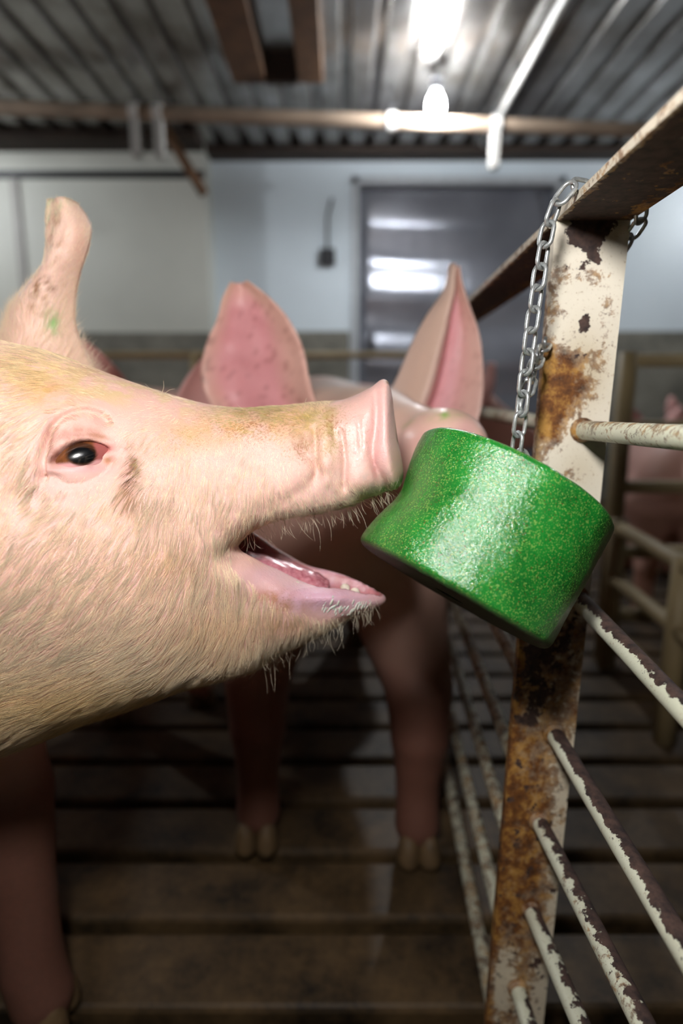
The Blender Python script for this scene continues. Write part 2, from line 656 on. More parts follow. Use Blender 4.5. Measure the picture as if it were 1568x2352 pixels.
def bulb(name, loc, watts, colr, r, label, ceil_z=ZC, cord=True):
    root = empty(name, loc)
    tag(root, label, 'lamp')
    area = 4 * math.pi * r * r * 1.3
    em = m_emit('lit_bulb_' + name, colr, watts / (math.pi * area))
    pr = [(0.001, -1.25 * r), (0.35 * r, -1.18 * r), (0.7 * r, -0.95 * r), (0.93 * r, -0.55 * r), (r, 0), (0.96 * r, 0.5 * r), (0.8 * r, 1.05 * r),
          (0.55 * r, 1.5 * r), (0.42 * r, 1.75 * r)]
    V, Fc = lathe_vf(pr, 20)
    mesh_obj('bulb', V, Fc, em, root, smooth=True)
    pr = [(0.44 * r, 1.74 * r), (0.62 * r, 1.8 * r), (0.62 * r, 2.7 * r), (0.9 * r, 2.8 * r), (0.9 * r, 3.0 * r), (0.001, 3.05 * r)]
    V, Fc = lathe_vf(pr, 20)
    mesh_obj('socket', V, Fc, MAT['darkmetal'], root, smooth=False)
    top = ceil_z - loc[2]
    if top > 3.1 * r:
        tube('cord', [(0, 0, 3.0 * r), (0, 0, top)], 0.006, MAT['darkmetal'], root, 8)
    return root


bulb('ceiling_bulb', BULB_IN_VIEW[0], BULB_IN_VIEW[1], BULB_IN_VIEW[2], BULB_IN_VIEW[3], 'lit white bulb hanging under the ribbed ceiling in front of the door')
for (loc, wt), lb in zip(UNSEEN_BULBS, ['unseen white bulb added to light the beige wall side', 'unseen white bulb added to light the pale wall beyond the rusty fence', 'weak unseen fill bulb added behind the viewer']):
    bulb('ceiling_bulb', loc, wt, BULB_IN_VIEW[2], 0.042, lb)
bulb('added_key_lamp', ADDED_KEY_LAMP[0], ADDED_KEY_LAMP[1], ADDED_KEY_LAMP[2], ADDED_KEY_LAMP[3], 'added key lamp out of view above the camera, standing in for a flash')

# ================================================================== CEILING FITTINGS
YP = 3.35
pa, pb = P(-700, 222, YP), P(2100, 322, YP)
fp = empty('feed_pipe', tuple(pa)); tag(fp, 'long dusty pipe hung under the ceiling across the barn', 'pipe')
tube('pipe', line(np.zeros(3), pb - pa, 12), 0.034, MAT['pipe'], fp, 14)
for hx in (308, 362, 900, 1140):
    t = (P(hx, 240, YP)[0] - pa[0]) / (pb[0] - pa[0])
    q = (pb - pa) * t
    tube('hanger_wire', [q, (q[0], 0, ZC - pa[2])], 0.004, MAT['darkmetal'], fp, 6)
    if hx != 900:
        box('bracket', (q[0] - 0.022, -0.03, q[2] - 0.20), (q[0] + 0.022, 0.03, q[2] - 0.03), MAT['bracket'], fp, bevel=0.006)
    V, Fc = tube_vf(line(q + np.array([-0.022, 0, 0]), q + np.array([0.022, 0, 0])), 0.042, 14)
    mesh_obj('clamp', V, Fc, MAT['pvc'], fp, smooth=False)
ca = P(1165, 255, 3.5)
ca = np.array([ca[0], YF - 0.25, ZC - 0.02]); cb = np.array([ca[0] - 0.02, 1.2, ZC - 0.02])
cd = empty('conduit', tuple(ca)); tag(cd, 'thin white conduit running along the ceiling ribs past the bulb', 'conduit')
tube('tube', line(np.zeros(3), cb - ca, 8), 0.016, MAT['pvc'], cd, 10)
for k in range(5):
    q = (cb - ca) * (0.1 + 0.2 * k)
    box('clip', (q[0] - 0.03, q[1] - 0.012, 0.004), (q[0] + 0.03, q[1] + 0.012, 0.02), MAT['darkmetal'], cd)
# brace hanging off the pipe towards the beige corner
da, db = P(372, 285, 3.75), P(468, 445, 3.75)
br = tube('drop_pipe', [da - da, (db - da) * 0.5, db - da], 0.028, MAT['wood'])
br.location = tuple(da); tag(br, 'slanting brown feed drop pipe before the beige wall', 'pipe')
tube('drop_hanger', [(0, 0, 0), (0, 0, ZC - da[2])], 0.02, MAT['pvc'], br, 10)
# wooden air inlet box in the ceiling
ya, yb2 = 1.9, 3.1
xa_, xb_ = P(536, 190, yb2)[0], P(742, 190, yb2)[0]
zi = P(640, 192, yb2)[2]
ib = empty('air_inlet_box', ((xa_ + xb_) / 2, (ya + yb2) / 2, zi)); tag(ib, 'brown wooden air inlet box let into the ribbed ceiling', 'air inlet')
hx_, hy_ = (xb_ - xa_) / 2, (yb2 - ya) / 2
box('side_board', (-hx_, -hy_, 0), (-hx_ + 0.15, hy_, ZC - zi - 0.003), MAT['wood'], ib, bevel=0.004)
box('side_board', (hx_ - 0.11, -hy_, 0), (hx_, hy_, ZC - zi - 0.003), MAT['wood'], ib, bevel=0.004)
box('end_board', (-hx_ + 0.15, hy_ - 0.04, -0.01), (hx_ - 0.11, hy_, ZC - zi - 0.003), MAT['darkwood'], ib, bevel=0.004)
box('end_board', (-hx_ + 0.15, -hy_, -0.01), (hx_ - 0.11, -hy_ + 0.04, ZC - zi - 0.003), MAT['darkwood'], ib, bevel=0.004)
box('flap', (-hx_ + 0.16, -hy_ + 0.05, ZC - zi - 0.04), (hx_ - 0.12, hy_ - 0.05, ZC - zi - 0.02), MAT['galv'], ib)
# hook with cable on the pale wall
hk = empty('wall_switch', tuple(P(752, 592, YF))); tag(hk, 'small grey switch box with cable on the pale wall', 'switch')
box('switch_box', (-0.05, -0.05, -0.05), (0.05, 0.0, 0.05), MAT['darkmetal'], hk, bevel=0.006)
tube('cable', [(0.0, -0.01, 0.05), (0.0, -0.012, 0.25), (0.03, -0.012, 0.36)], 0.008, MAT['darkmetal'], hk, 8)

# ================================================================== FENCE WITH THE BLOCK
YPOST = 0.52
post_top, post_bot = P(1362, 506, YPOST), P(1182, 2352, YPOST)
dirp = (post_top - post_bot) / (post_top - post_bot)[2]
post_foot = post_bot - dirp * post_bot[2]
fence = empty('pen_gate', tuple(post_foot))
tag(fence, 'old cream steel pen rail with rust and chipped round bars behind the green block', 'pen fence')
F0 = post_foot


def loc(p):
    return np.asarray(p) - F0


# post: flat bar, finely gridded so that paint, rust and chips can be placed
PWD, PTH = 0.0595, 0.009
nz, nx = 240, 16
zz = np.linspace(0.0, post_top[2], nz)
V, wear = [], []
for z in zz:
    c = post_foot + dirp * z
    for j in range(nx + 1):
        V.append((c[0] + (j / nx - 0.5) * PWD, YPOST, z))
for z in zz:
    c = post_foot + dirp * z
    for j in range(nx + 1):
        V.append((c[0] + (j / nx - 0.5) * PWD, YPOST + PTH, z))
V = np.array(V)
w1 = nx + 1
Fc = []
for i in range(nz - 1):
    for j in range(nx):
        a = i * w1 + j
        Fc.append((a, a + 1, a + w1 + 1, a + w1))
        b = nz * w1 + a
        Fc.append((b, b + w1, b + w1 + 1, b + 1))
    a = i * w1; b = nz * w1 + a
    Fc.append((a, a + w1, b + w1, b))
    a += nx; b += nx
    Fc.append((a, b, b + w1, a + w1))
for j in range(nx):
    a = (nz - 1) * w1 + j; b = nz * w1 + a
    Fc.append((a, a + 1, b + 1, b))
ppx, ppy = PROJ(V)
edge = (ppx - np.interp(ppy, [510, 2352], [1280, 1115])) / np.interp(ppy, [510, 2352], [165, 135])


def gauss(cx, cy, rx, ry):
    return np.exp(-((ppx - cx) / rx) ** 2 - ((ppy - cy) / ry) ** 2)


rust = -0.02 + 0.32 * np.exp(-(edge / 0.10) ** 2) * sstep(500, 700, ppy)
rust += 0.75 * gauss(1268, 960, 34, 80) + 0.35 * gauss(1300, 880, 50, 60) + 0.35 * gauss(1300, 820, 60, 40) + 0.3 * gauss(1330, 900, 70, 60)
rust += 0.18 * gauss(1295, 700, 22, 120) + 0.25 * gauss(1390, 760, 40, 100) + 0.28 * gauss(1350, 640, 60, 30) + 0.3 * gauss(1310, 1090, 40, 40)
rust += 0.42 * sstep(1380, 1440, ppy) * (1 - 0.6 * sstep(0.55, 0.95, edge) * sstep(1650, 1750, ppy))
rust += 0.25 * gauss(1200, 1850, 60, 120) + 0.25 * gauss(1200, 2050, 60, 100)
rust -= 0.35 * gauss(1150, 2250, 30, 80)
chip = 0.03 + 0.60 * gauss(1345, 540, 46, 50) + 0.45 * gauss(1350, 515, 62, 30) + 0.30 * gauss(1372, 590, 16, 30)
chip += 0.55 * gauss(1345, 742, 22, 22) + 0.40 * gauss(1330, 815, 28, 12) + 0.35 * gauss(1330, 945, 16, 12) + 0.25 * gauss(1330, 620, 20, 14)
chip += 0.40 * gauss(1230, 1540, 60, 80) + 0.36 * gauss(1300, 1450, 60, 80) + 0.34 * gauss(1215, 1640, 50, 60)
chip += 0.20 * sstep(1700, 1760, ppy)
grime = 0.15 + 0.7 * gauss(1340, 850, 60, 90) + 0.4 * gauss(1330, 1080, 50, 50) + 0.5 * sstep(1380, 1450, ppy)
wear = np.stack([np.clip(rust, 0, 1), np.clip(chip, 0, 1), np.clip(grime, 0, 1)], 1)
po = mesh_obj('post', V - F0, Fc, MAT['post'], fence, attrs={'wear': wear})

# top rail: flat bar lying on the post, running along the pen
RW, RTH = 0.060, 0.006
rail_c = np.array([post_top[0], YPOST, post_top[2]])
rdir = np.array([0.050, 1.0, 0.0])
rdir_near = np.array([-0.02, 1.0, 0.0])


def rail_pt(y):
    d = rdir * (y - YPOST)
    return rail_c + d


ysr = np.concatenate([np.linspace(-0.35, 1.55, 150)])
V, wear = [], []
nxr = 10
for y in ysr:
    c = rail_pt(y)
    for zt in (0.0, RTH):
        for j in range(nxr + 1):
            V.append((c[0] + (j / nxr - 0.5) * RW, y, c[2] + zt))
V = np.array(V)
w1 = nxr + 1
Fc = []
for i in range(len(ysr) - 1):
    b = i * 2 * w1
    for j in range(nxr):
        Fc.append((b + j, b + 2 * w1 + j, b + 2 * w1 + j + 1, b + j + 1))
        t = b + w1
        Fc.append((t + j, t + j + 1, t + 2 * w1 + j + 1, t + 2 * w1 + j))
    Fc.append((b, b + w1, b + 3 * w1, b + 2 * w1))
    e = b + nxr
    Fc.append((e, e + 2 * w1, e + 3 * w1, e + w1))
n_ = len(ysr) - 1
Fc.append(tuple(range(0, w1)) + tuple(range(2 * w1 - 1, w1 - 1, -1)))
bb = n_ * 2 * w1
Fc.append(tuple(range(bb + w1, bb + 2 * w1)) + tuple(range(bb + w1 - 1, bb - 1, -1)))
idx = np.arange(len(V)) % (2 * w1)
under = (idx < w1) & (idx % w1 > 0)
us = (idx % w1) / nxr
wear = np.stack([np.where(under, 0.55 + 0.1 * us, 0.22), np.where(under, 0.55 - 0.25 * sstep(0.6, 1.0, us), 0.06), np.full(len(V), 0.35)], 1)  # underside: rust, plus heavier chips that put its shade into the colour
mesh_obj('top_rail', V - F0, Fc, MAT['post'], fence, attrs={'wear': wear})

# round bars: (start on the post, image slope towards the viewer)
RODS = [((1338, 988), 0.075, 0.0079, 0), ((1325, 1372), 1.06, 0.0080, 0), ((1272, 1685), 1.66, 0.0080, 0), ((1238, 1888), 1.95, 0.0078, 1), ((1220, 2092), 2.30, 0.0078, 2),
        ((1188, 2270), 3.2, 0.0078, 3)]


def rod_attr(V, n, seg, kind):
    """chips along the upper side of the bar"""
    rings = V.reshape(-1, seg, 3)
    rad_ = rings - rings.mean(1)[:, None]
    rad_ = rad_ / np.linalg.norm(rad_, axis=2)[..., None]
    up = (rad_ @ np.array([0.80, 0.0, 0.60])).ravel()
    i = np.arange(len(V)) // seg
    t = i / max(n - 1, 1)
    if kind == 1:
        g = 0.32 + 0.30 * up; r = 0.12 + 0.28 * t
    elif kind == 2:
        g = 0.20 + 0.32 * up + 0.12 * t; r = 0.05 + 0.15 * up
    elif kind == 3:
        g = 0.14 + 0.28 * up; r = 0.08 + 0.0 * up
    elif kind == 4:
        g = 0.12 + 0.18 * up; r = 0.26 + 0.1 * up
    elif kind == 5:
        g = 0.10 + 0.2 * up; r = 0.2 + 0.2 * vnoise(V, 8, 3)
    else:
        g = 0.40 + 0.50 * up; r = 0.05 + 0.10 * up
    return np.stack([np.clip(r, 0, 1), np.clip(g, 0, 1), np.full(len(V), 0.1)], 1)


for k, ((sx, sy), sl, rr, kind) in enumerate(RODS):
    s = P(sx, sy, YPOST - 0.001)
    # nearer end, off beyond the frame
    yn = 0.24
    xw = s[0] + 0.004
    # find the pixel column of a point at that x and depth on the image line
    lo_, hi_ = sx, sx + 3000
    for _ in range(40):
        mid = (lo_ + hi_) / 2
        q = P(mid, sy + sl * (mid - sx), yn)
        if q[0] < xw: lo_ = mid
        else: hi_ = mid
    q = P(lo_, sy + sl * (lo_ - sx), yn)
    e2 = s + (q - s) * 1.9
    if e2[2] < 0.02:
        t = (s[2] - 0.02) / (s[2] - e2[2]); e2 = s + (e2 - s) * t
    pts = line(s + (s - q) * 0.01, e2, 60)
    V, Fc = tube_vf(pts, rr, 20)
    at = rod_attr(V, 60, 20, 4 if k == 0 else kind)
    mesh_obj('bar', V - F0, Fc, MAT['rod'], fence, smooth=True, attrs={'wear': at})
    # weld bead at the post
    V, Fc = lathe_vf([(rr * 0.9, -0.003), (rr * 1.35, -0.001), (rr * 1.3, 0.002), (rr * 1.02, 0.005)], 14)
    axis = Vector((q - s)).normalized()
    M = Matrix.Translation(Vector(loc(s))) @ Vector((0, 0, 1)).rotation_difference(axis).to_matrix().to_4x4()
    V = np.array([tuple(M @ Vector(v)) for v in V])
    mesh_obj('weld', V, Fc, MAT['post'], fence, smooth=True, attrs={'wear': np.tile([0.5, 0.15, 0.3], (len(V), 1))})
    # bar running on to the far post
    s2 = s + np.array([0, PTH + 0.001, 0])
    e2 = s2 + rdir * (1.50 - s2[1])
    pts = line(s2, e2, 60)
    V, Fc = tube_vf(pts, 0.0085, 14)
    mesh_obj('bar', V - F0, Fc, MAT['rod'], fence, smooth=True, attrs={'wear': rod_attr(V, 60, 14, 5)})
ce = rail_pt(-0.012)
V, Fc = box_vf((0.165, -0.024, 0), (0.225, -0.014, ce[2]))
mesh_obj('stile', np.array(V) - F0, Fc, MAT['post'], fence, attrs={'wear': np.tile([0.3, 0.1, 0.3], (8, 1))})
# lowest bar
s = P(1165, 2480, YPOST + 0.012)
pts = line(s, s + rdir * 0.97, 40)
V, Fc = tube_vf(pts, 0.0095, 14)
mesh_obj('bar', V - F0, Fc, MAT['rod'], fence, smooth=True, attrs={'wear': rod_attr(V, 40, 14, 5)})
# far post and near post of the same panel
for yq in (1.50, -0.3):
    c = rail_pt(yq)
    V, Fc = box_vf((c[0] - 0.03, yq, 0), (c[0] + 0.03, yq + 0.01, c[2]))
    mesh_obj('post', np.array(V) - F0, Fc, MAT['post'], fence, attrs={'wear': np.tile([0.3, 0.1, 0.3], (8, 1))})

# ------------------------------------------------------------------ green block
top_c, bot_c = P(1181, 1106, 0.4535), P(1032, 1369, 0.4295)
BR = 0.0775
axis = Vector(top_c - bot_c)
BH = axis.length
axis.normalize()
prof_b = [(0.012, 0.0), (0.030, 0.0), (0.058, 0.0)]
for t in np.linspace(0, math.pi / 2, 7):
    prof_b.append((BR - 0.006 + 0.006 * math.sin(t), 0.006 - 0.006 * math.cos(t)))
for z in np.linspace(0.010, BH - 0.008, 34):
    prof_b.append((BR, z))
for t in np.linspace(0, math.pi / 2, 7):
    prof_b.append((BR - 0.005 + 0.005 * math.cos(t), BH - 0.005 + 0.005 * math.sin(t)))
prof_b += [(0.058, BH), (0.035, BH), (0.012, BH), (0.012, BH * 0.66), (0.012, BH * 0.33), (0.012, 0.0)]
SEG = 160
V, Fc = lathe_vf(prof_b, SEG)
Mb = Matrix.Translation(Vector(bot_c)) @ Vector((0, 0, 1)).rotation_difference(axis).to_matrix().to_4x4()
R3 = np.array(Mb.to_3x3())
V = np.array(V)
Wv = V @ R3.T + bot_c
bpx, bpy_ = PROJ(Wv)
# licked hollow on the side next to the snout
nrm = Wv - (bot_c + np.outer((Wv - bot_c) @ np.array(axis), np.array(axis)))
rad = np.linalg.norm(nrm, axis=1)
nrm = nrm / np.maximum(rad, 1e-6)[:, None]
left_dir = R3 @ np.array([-1, 0, 0]); left_dir = left_dir / np.linalg.norm(left_dir)
tz = ((Wv - bot_c) @ np.array(axis)) / BH
side = np.clip(nrm @ np.array([-0.93, -0.05, 0.36]), 0, 1)
hollow = 0.009 * np.exp(-((tz - 0.50) / 0.22) ** 2) * side ** 4
lump = 0.001 * np.exp(-((tz - 0.06) / 0.15) ** 2) * side ** 6
disp = np.where(rad > 0.04, -hollow + lump, 0)
disp += np.where(rad > 0.03, 0.0016 * (fbm(Wv, 45, 5) - 0.5) + 0.0010 * (fbm(Wv, 160, 9) - 0.5), 0)
Wv = Wv + nrm * disp[:, None]
grime_shade = 1.0 * sstep(0.055, 0.0, tz) + 0.85 * sstep(0.25, 0.95, nrm @ np.array([0.85, 0.25, -0.45])) + 0.3 * sstep(0.3, 0.0, tz) * sstep(0.4, 1.0, nrm[:, 0])  # dark bottom; right side is dirt plus shade put into the colour
bo = mesh_obj('lick_block', Wv - bot_c, Fc, MAT['block'], None, smooth=True, attrs={'grime': np.clip(grime_shade, 0, 1)})
bo.location = tuple(bot_c)
tag(bo, 'wet green pressed lick block hanging on a chain before the rusty post', 'lick block')

# ------------------------------------------------------------------ chain
WIRE = 0.00155


def link_vf(Lo=0.0212, Wo=0.0132):
    r = WIRE
    hw = Wo / 2 - r
    hl = Lo / 2 - r - hw
    pts = []
    for t in np.linspace(-math.pi / 2, math.pi / 2, 9):
        pts.append((hw * math.sin(t), 0, hl + hw * math.cos(t)))
    for t in np.linspace(math.pi / 2, 3 * math.pi / 2, 9):
        pts.append((hw * math.sin(t), 0, -hl + hw * math.cos(t)))
    return tube_vf(np.array(pts), r, 8, closed=True)


LV, LF = link_vf()
chain = empty('chain', tuple(P(1182, 1070, 0.456)))
tag(chain, 'bright zinc link chain looped over the top rail and holding the green block', 'chain')
C0 = np.array(chain.location)
link_mesh = None


def put_link(center, along, roll):
    global link_mesh
    al = Vector(along).normalized()
    M = Matrix.Translation(Vector(center - C0)) @ Vector((0, 0, 1)).rotation_difference(al).to_matrix().to_4x4() @ Matrix.Rotation(roll, 4, 'Z')
    if link_mesh is None:
        o = mesh_obj('link', LV, LF, MAT['chain'], chain, smooth=True)
        link_mesh = o.data
    else:
        o = bpy.data.objects.new('link', link_mesh)
        COL.objects.link(o)
        o.parent = chain
    o.matrix_local = M


def run_chain(path, pitch=0.0150, roll0=0.3, twist=0.03):
    path = np.array(path)
    d = np.concatenate([[0], np.cumsum(np.linalg.norm(np.diff(path, axis=0), axis=1))])
    n = int(d[-1] / pitch)
    for i in range(n + 1):
        s = i * pitch
        q = np.array([np.interp(s, d, path[:, k]) for k in range(3)])
        q2 = np.array([np.interp(s + 0.004, d, path[:, k]) for k in range(3)])
        q1 = np.array([np.interp(s - 0.004, d, path[:, k]) for k in range(3)])
        put_link(q, q2 - q1, roll0 + (i % 2) * math.pi / 2 + i * twist)


zr = rail_c[2] + RTH
over = P(1352, 413, 0.462)
run_chain([top_c - 0.012 * np.array(axis), top_c + 0.012 * np.array(axis) + np.array([0.002, 0, 0.004]), P(1184, 1040, 0.4565), P(1197, 950, 0.456), P(1206, 860, 0.457), P(1222, 740, 0.459), P(1240, 620, 0.462), P(1256, 530, 0.465), P(1272, 480, 0.466),
           P(1300, 440, 0.465), P(1322, 418, 0.466)])
ov = rail_pt(0.478)
run_chain([np.array([ov[0] - 0.026, 0.472, zr + 0.004]), np.array([ov[0], 0.482, zr + 0.003]), np.array([ov[0] + 0.030, 0.500, zr + 0.003]), np.array([ov[0] + 0.038, 0.515, zr - 0.008]),
           np.array([ov[0] + 0.034, 0.534, zr - 0.024])], roll0=0.1)
run_chain([P(1203, 925, 0.462), P(1222, 855, 0.480), P(1240, 810, 0.505), P(1262, 775, 0.536)], roll0=0.9)

# ================================================================== PIGS
def surface_nets(F, xs, ys, zs):
    ins = F < 0
    nx, ny, nz = F.shape
    s = [slice(0, -1), slice(1, None)]
    cnt = np.zeros((nx - 1, ny - 1, nz - 1), np.uint8)
    for a in (0, 1):
        for b in (0, 1):
            for c in (0, 1):
                cnt += ins[s[a], s[b], s[c]]
    act = np.argwhere((cnt > 0) & (cnt < 8))
    vid = np.full(cnt.shape, -1, np.int32)
    i, j, k = act.T
    vid[i, j, k] = np.arange(len(act))
    pos = np.zeros((len(act), 3)); num = np.zeros(len(act))
    cor = [(a, b, c) for a in (0, 1) for b in (0, 1) for c in (0, 1)]
    val = {q: F[i + q[0], j + q[1], k + q[2]] for q in cor}
    for q in cor:
        for ax in range(3):
            if q[ax] == 0:
                q2 = list(q); q2[ax] = 1; q2 = tuple(q2)
                a, b = val[q], val[q2]
                m = (a < 0) != (b < 0)
                t = np.where(m, a / np.where(a - b == 0, 1, a - b), 0)
                pa = np.stack([xs[i + q[0]], ys[j + q[1]], zs[k + q[2]]], 1)
                pb = np.stack([xs[i + q2[0]], ys[j + q2[1]], zs[k + q2[2]]], 1)
                pos += np.where(m[:, None], pa + (pb - pa) * t[:, None], 0)
                num += m
    V = pos / num[:, None]
    quads = []
    for ax in range(3):
        sl0 = [slice(1, -1)] * 3; sl1 = [slice(1, -1)] * 3
        sl0[ax] = slice(0, -1); sl1[ax] = slice(1, None)
        A, B = ins[tuple(sl0)], ins[tuple(sl1)]
        e = np.argwhere(A != B)
        if len(e) == 0: continue
        flip = A[tuple(e.T)]
        off = np.array([1, 1, 1]); off[ax] = 0
        g = e + off
        u, v = (ax + 1) % 3, (ax + 2) % 3
        ids = []
        for du, dv in ((-1, -1), (0, -1), (0, 0), (-1, 0)):
            c = g.copy(); c[:, u] += du; c[:, v] += dv
            ids.append(vid[tuple(c.T)])
        q = np.stack(ids, 1)
        q[~flip] = q[~flip][:, ::-1]
        quads.append(q)
    Q = np.concatenate(quads)
    Q = Q[(Q >= 0).all(1)]
    return V, Q


def normals_of(V, Q):
    n = np.zeros_like(V)
    fn = np.cross(V[Q[:, 2]] - V[Q[:, 0]], V[Q[:, 3]] - V[Q[:, 1]])
    for c in range(4):
        np.add.at(n, Q[:, c], fn)
    return n / np.maximum(np.linalg.norm(n, axis=1), 1e-12)[:, None]


def smin(a, b, k):
    h = np.clip(0.5 + 0.5 * (b - a) / k, 0, 1)
    return b + (a - b) * h - k * h * (1 - h)


class Grid:
    def __init__(self, xs, ys, zs):
        self.xs, self.ys, self.zs = [np.asarray(v, np.float32) for v in (xs, ys, zs)]
        self.F = np.full((len(xs), len(ys), len(zs)), 0.5, np.float32)

    def cone(self, a, b, ra, rb, k=0.03, sub=False, sq=(1, 1, 1)):
        a = np.asarray(a, float); b = np.asarray(b, float)
        r = max(ra, rb); m = k + 0.02
        lo = np.minimum(a, b) - r - m; hi = np.maximum(a, b) + r + m
        sl = []
        for v, l, h in zip((self.xs, self.ys, self.zs), lo, hi):
            i0, i1 = np.searchsorted(v, l), np.searchsorted(v, h)
            sl.append(slice(max(i0 - 1, 0), min(i1 + 1, len(v))))
        sl = tuple(sl)
        X = self.xs[sl[0]][:, None, None]; Y = self.ys[sl[1]][None, :, None]; Z = self.zs[sl[2]][None, None, :]
        ab = b - a; L = float(ab @ ab) + 1e-9
        t = ((X - a[0]) * ab[0] + (Y - a[1]) * ab[1] + (Z - a[2]) * ab[2]) / L
        t = np.clip(t, 0, 1)
        d = np.sqrt((X - a[0] - t * ab[0]) ** 2 + (Y - a[1] - t * ab[1]) ** 2 + (Z - a[2] - t * ab[2]) ** 2) - (ra + (rb - ra) * t)
        f = self.F[sl]
        if sub:
            self.F[sl] = -smin(-f, d, k)
        else:
            self.F[sl] = smin(f, d, k)

    def chain(self, pts, k=0.03, sub=False):
        """one limb: round cones joined end to end, then blended into the body"""
        A = np.array([p[:4] for p in pts], float)
        m = k + 0.02
        lo = (A[:, :3] - A[:, 3:4]).min(0) - m; hi = (A[:, :3] + A[:, 3:4]).max(0) + m
        sl = []
        for v, l, h in zip((self.xs, self.ys, self.zs), lo, hi):
            i0, i1 = np.searchsorted(v, l), np.searchsorted(v, h)
            sl.append(slice(max(i0 - 1, 0), min(i1 + 1, len(v))))
        sl = tuple(sl)
        X = self.xs[sl[0]][:, None, None]; Y = self.ys[sl[1]][None, :, None]; Z = self.zs[sl[2]][None, None, :]
        D = None
        for p, q in zip(A[:-1], A[1:]):
            a = p[:3]; ab = q[:3] - a; L = float(ab @ ab) + 1e-9
            t = np.clip(((X - a[0]) * ab[0] + (Y - a[1]) * ab[1] + (Z - a[2]) * ab[2]) / L, 0, 1)
            t = t.astype(np.float32)
            d = np.sqrt((X - a[0] - t * ab[0]) ** 2 + (Y - a[1] - t * ab[1]) ** 2 + (Z - a[2] - t * ab[2]) ** 2) - (p[3] + (q[3] - p[3]) * t)
            d = d.astype(np.float32)
            D = d if D is None else smin(D, d, 0.006)
        f = self.F[sl]
        self.F[sl] = -smin(-f, D, k) if sub else smin(f, D, k)

    def mesh(self):
        return surface_nets(self.F, self.xs, self.ys, self.zs)


def chain_dist(Vp, pts):
    d = np.full(len(Vp), 9.0)
    for p, q in zip(pts[:-1], pts[1:]):
        a = np.array(p[:3]); ab = np.array(q[:3]) - a
        t = np.clip(((Vp - a) @ ab) / (ab @ ab), 0, 1)
        dd = np.linalg.norm(Vp - a - t[:, None] * ab, axis=1) - (p[3] + (q[3] - p[3]) * t)
        d = np.minimum(d, dd)
    return d


def tps(ctrl, vals):
    """thin plate spline through 2-D control points"""
    ctrl = np.asarray(ctrl, float); vals = np.asarray(vals, float)
    sc = 0.1
    c = ctrl / sc
    n = len(c)
    d2 = ((c[:, None] - c[None]) ** 2).sum(-1)
    K = 0.5 * d2 * np.log(d2 + 1e-9) + np.eye(n) * 0.004
    Pm = np.concatenate([np.ones((n, 1)), c], 1)
    A = np.zeros((n + 3, n + 3)); A[:n, :n] = K; A[:n, n:] = Pm; A[n:, :n] = Pm.T
    w = np.linalg.solve(A, np.concatenate([vals, np.zeros((3,) + vals.shape[1:])]))

    def f(x, z):
        q0, q1 = x / sc, z / sc
        r = w[n] + w[n + 1] * q0 + w[n + 2] * q1
        for i in range(n):
            d2 = (q0 - c[i, 0]) ** 2 + (q1 - c[i, 1]) ** 2
            r = r + w[i] * 0.5 * d2 * np.log(d2 + 1e-9)
        return r
    return f


def poly_sd(poly, X, Z):
    """signed distance to a polygon, positive inside"""
    poly = np.asarray(poly, float)
    d = np.full(X.shape, 1e9); inside = np.zeros(X.shape, bool)
    n = len(poly)
    for i in range(n):
        a, b = poly[i], poly[(i + 1) % n]
        ab = b - a
        t = np.clip(((X - a[0]) * ab[0] + (Z - a[1]) * ab[1]) / (ab @ ab + 1e-12), 0, 1)
        d = np.minimum(d, (X - a[0] - t * ab[0]) ** 2 + (Z - a[1] - t * ab[1]) ** 2)
        c = ((a[1] > Z) != (b[1] > Z))
        with np.errstate(divide='ignore', invalid='ignore'):
            xi = a[0] + (Z - a[1]) * ab[0] / (ab[1] if abs(ab[1]) > 1e-12 else 1e-12)
        inside ^= c & (X < xi)
    d = np.sqrt(d)
    return np.where(inside, d, -d)


def smooth_curve(pts, n=6):
    pts = np.asarray(pts, float)
    out = []
    m = len(pts)
    for i in range(m - 1):
        p0, p1, p2, p3 = pts[max(i - 1, 0)], pts[i], pts[i + 1], pts[min(i + 2, m - 1)]
        for t in np.linspace(0, 1, n, endpoint=False):
            out.append(0.5 * ((2 * p1) + (-p0 + p2) * t + (2 * p0 - 5 * p1 + 4 * p2 - p3) * t * t + (-p0 + 3 * p1 - 3 * p2 + p3) * t ** 3))
    out.append(pts[-1])
    return np.array(out)


def pl_dist(pts, PX, PY):
    pts = np.asarray(pts, float)
    d = np.full(PX.shape, 1e9)
    for a, b in zip(pts[:-1], pts[1:]):
        ab = b - a
        t = np.clip(((PX - a[0]) * ab[0] + (PY - a[1]) * ab[1]) / (ab @ ab + 1e-9), 0, 1)
        d = np.minimum(d, (PX - a[0] - t * ab[0]) ** 2 + (PY - a[1] - t * ab[1]) ** 2)
    return np.sqrt(d)


def blur2(A, n=1):
    for _ in range(n):
        B = np.pad(A, 1, mode='edge')
        A = (B[:-2, 1:-1] + B[2:, 1:-1] + B[1:-1, :-2] + B[1:-1, 2:] + 2 * A) / 6
    return A


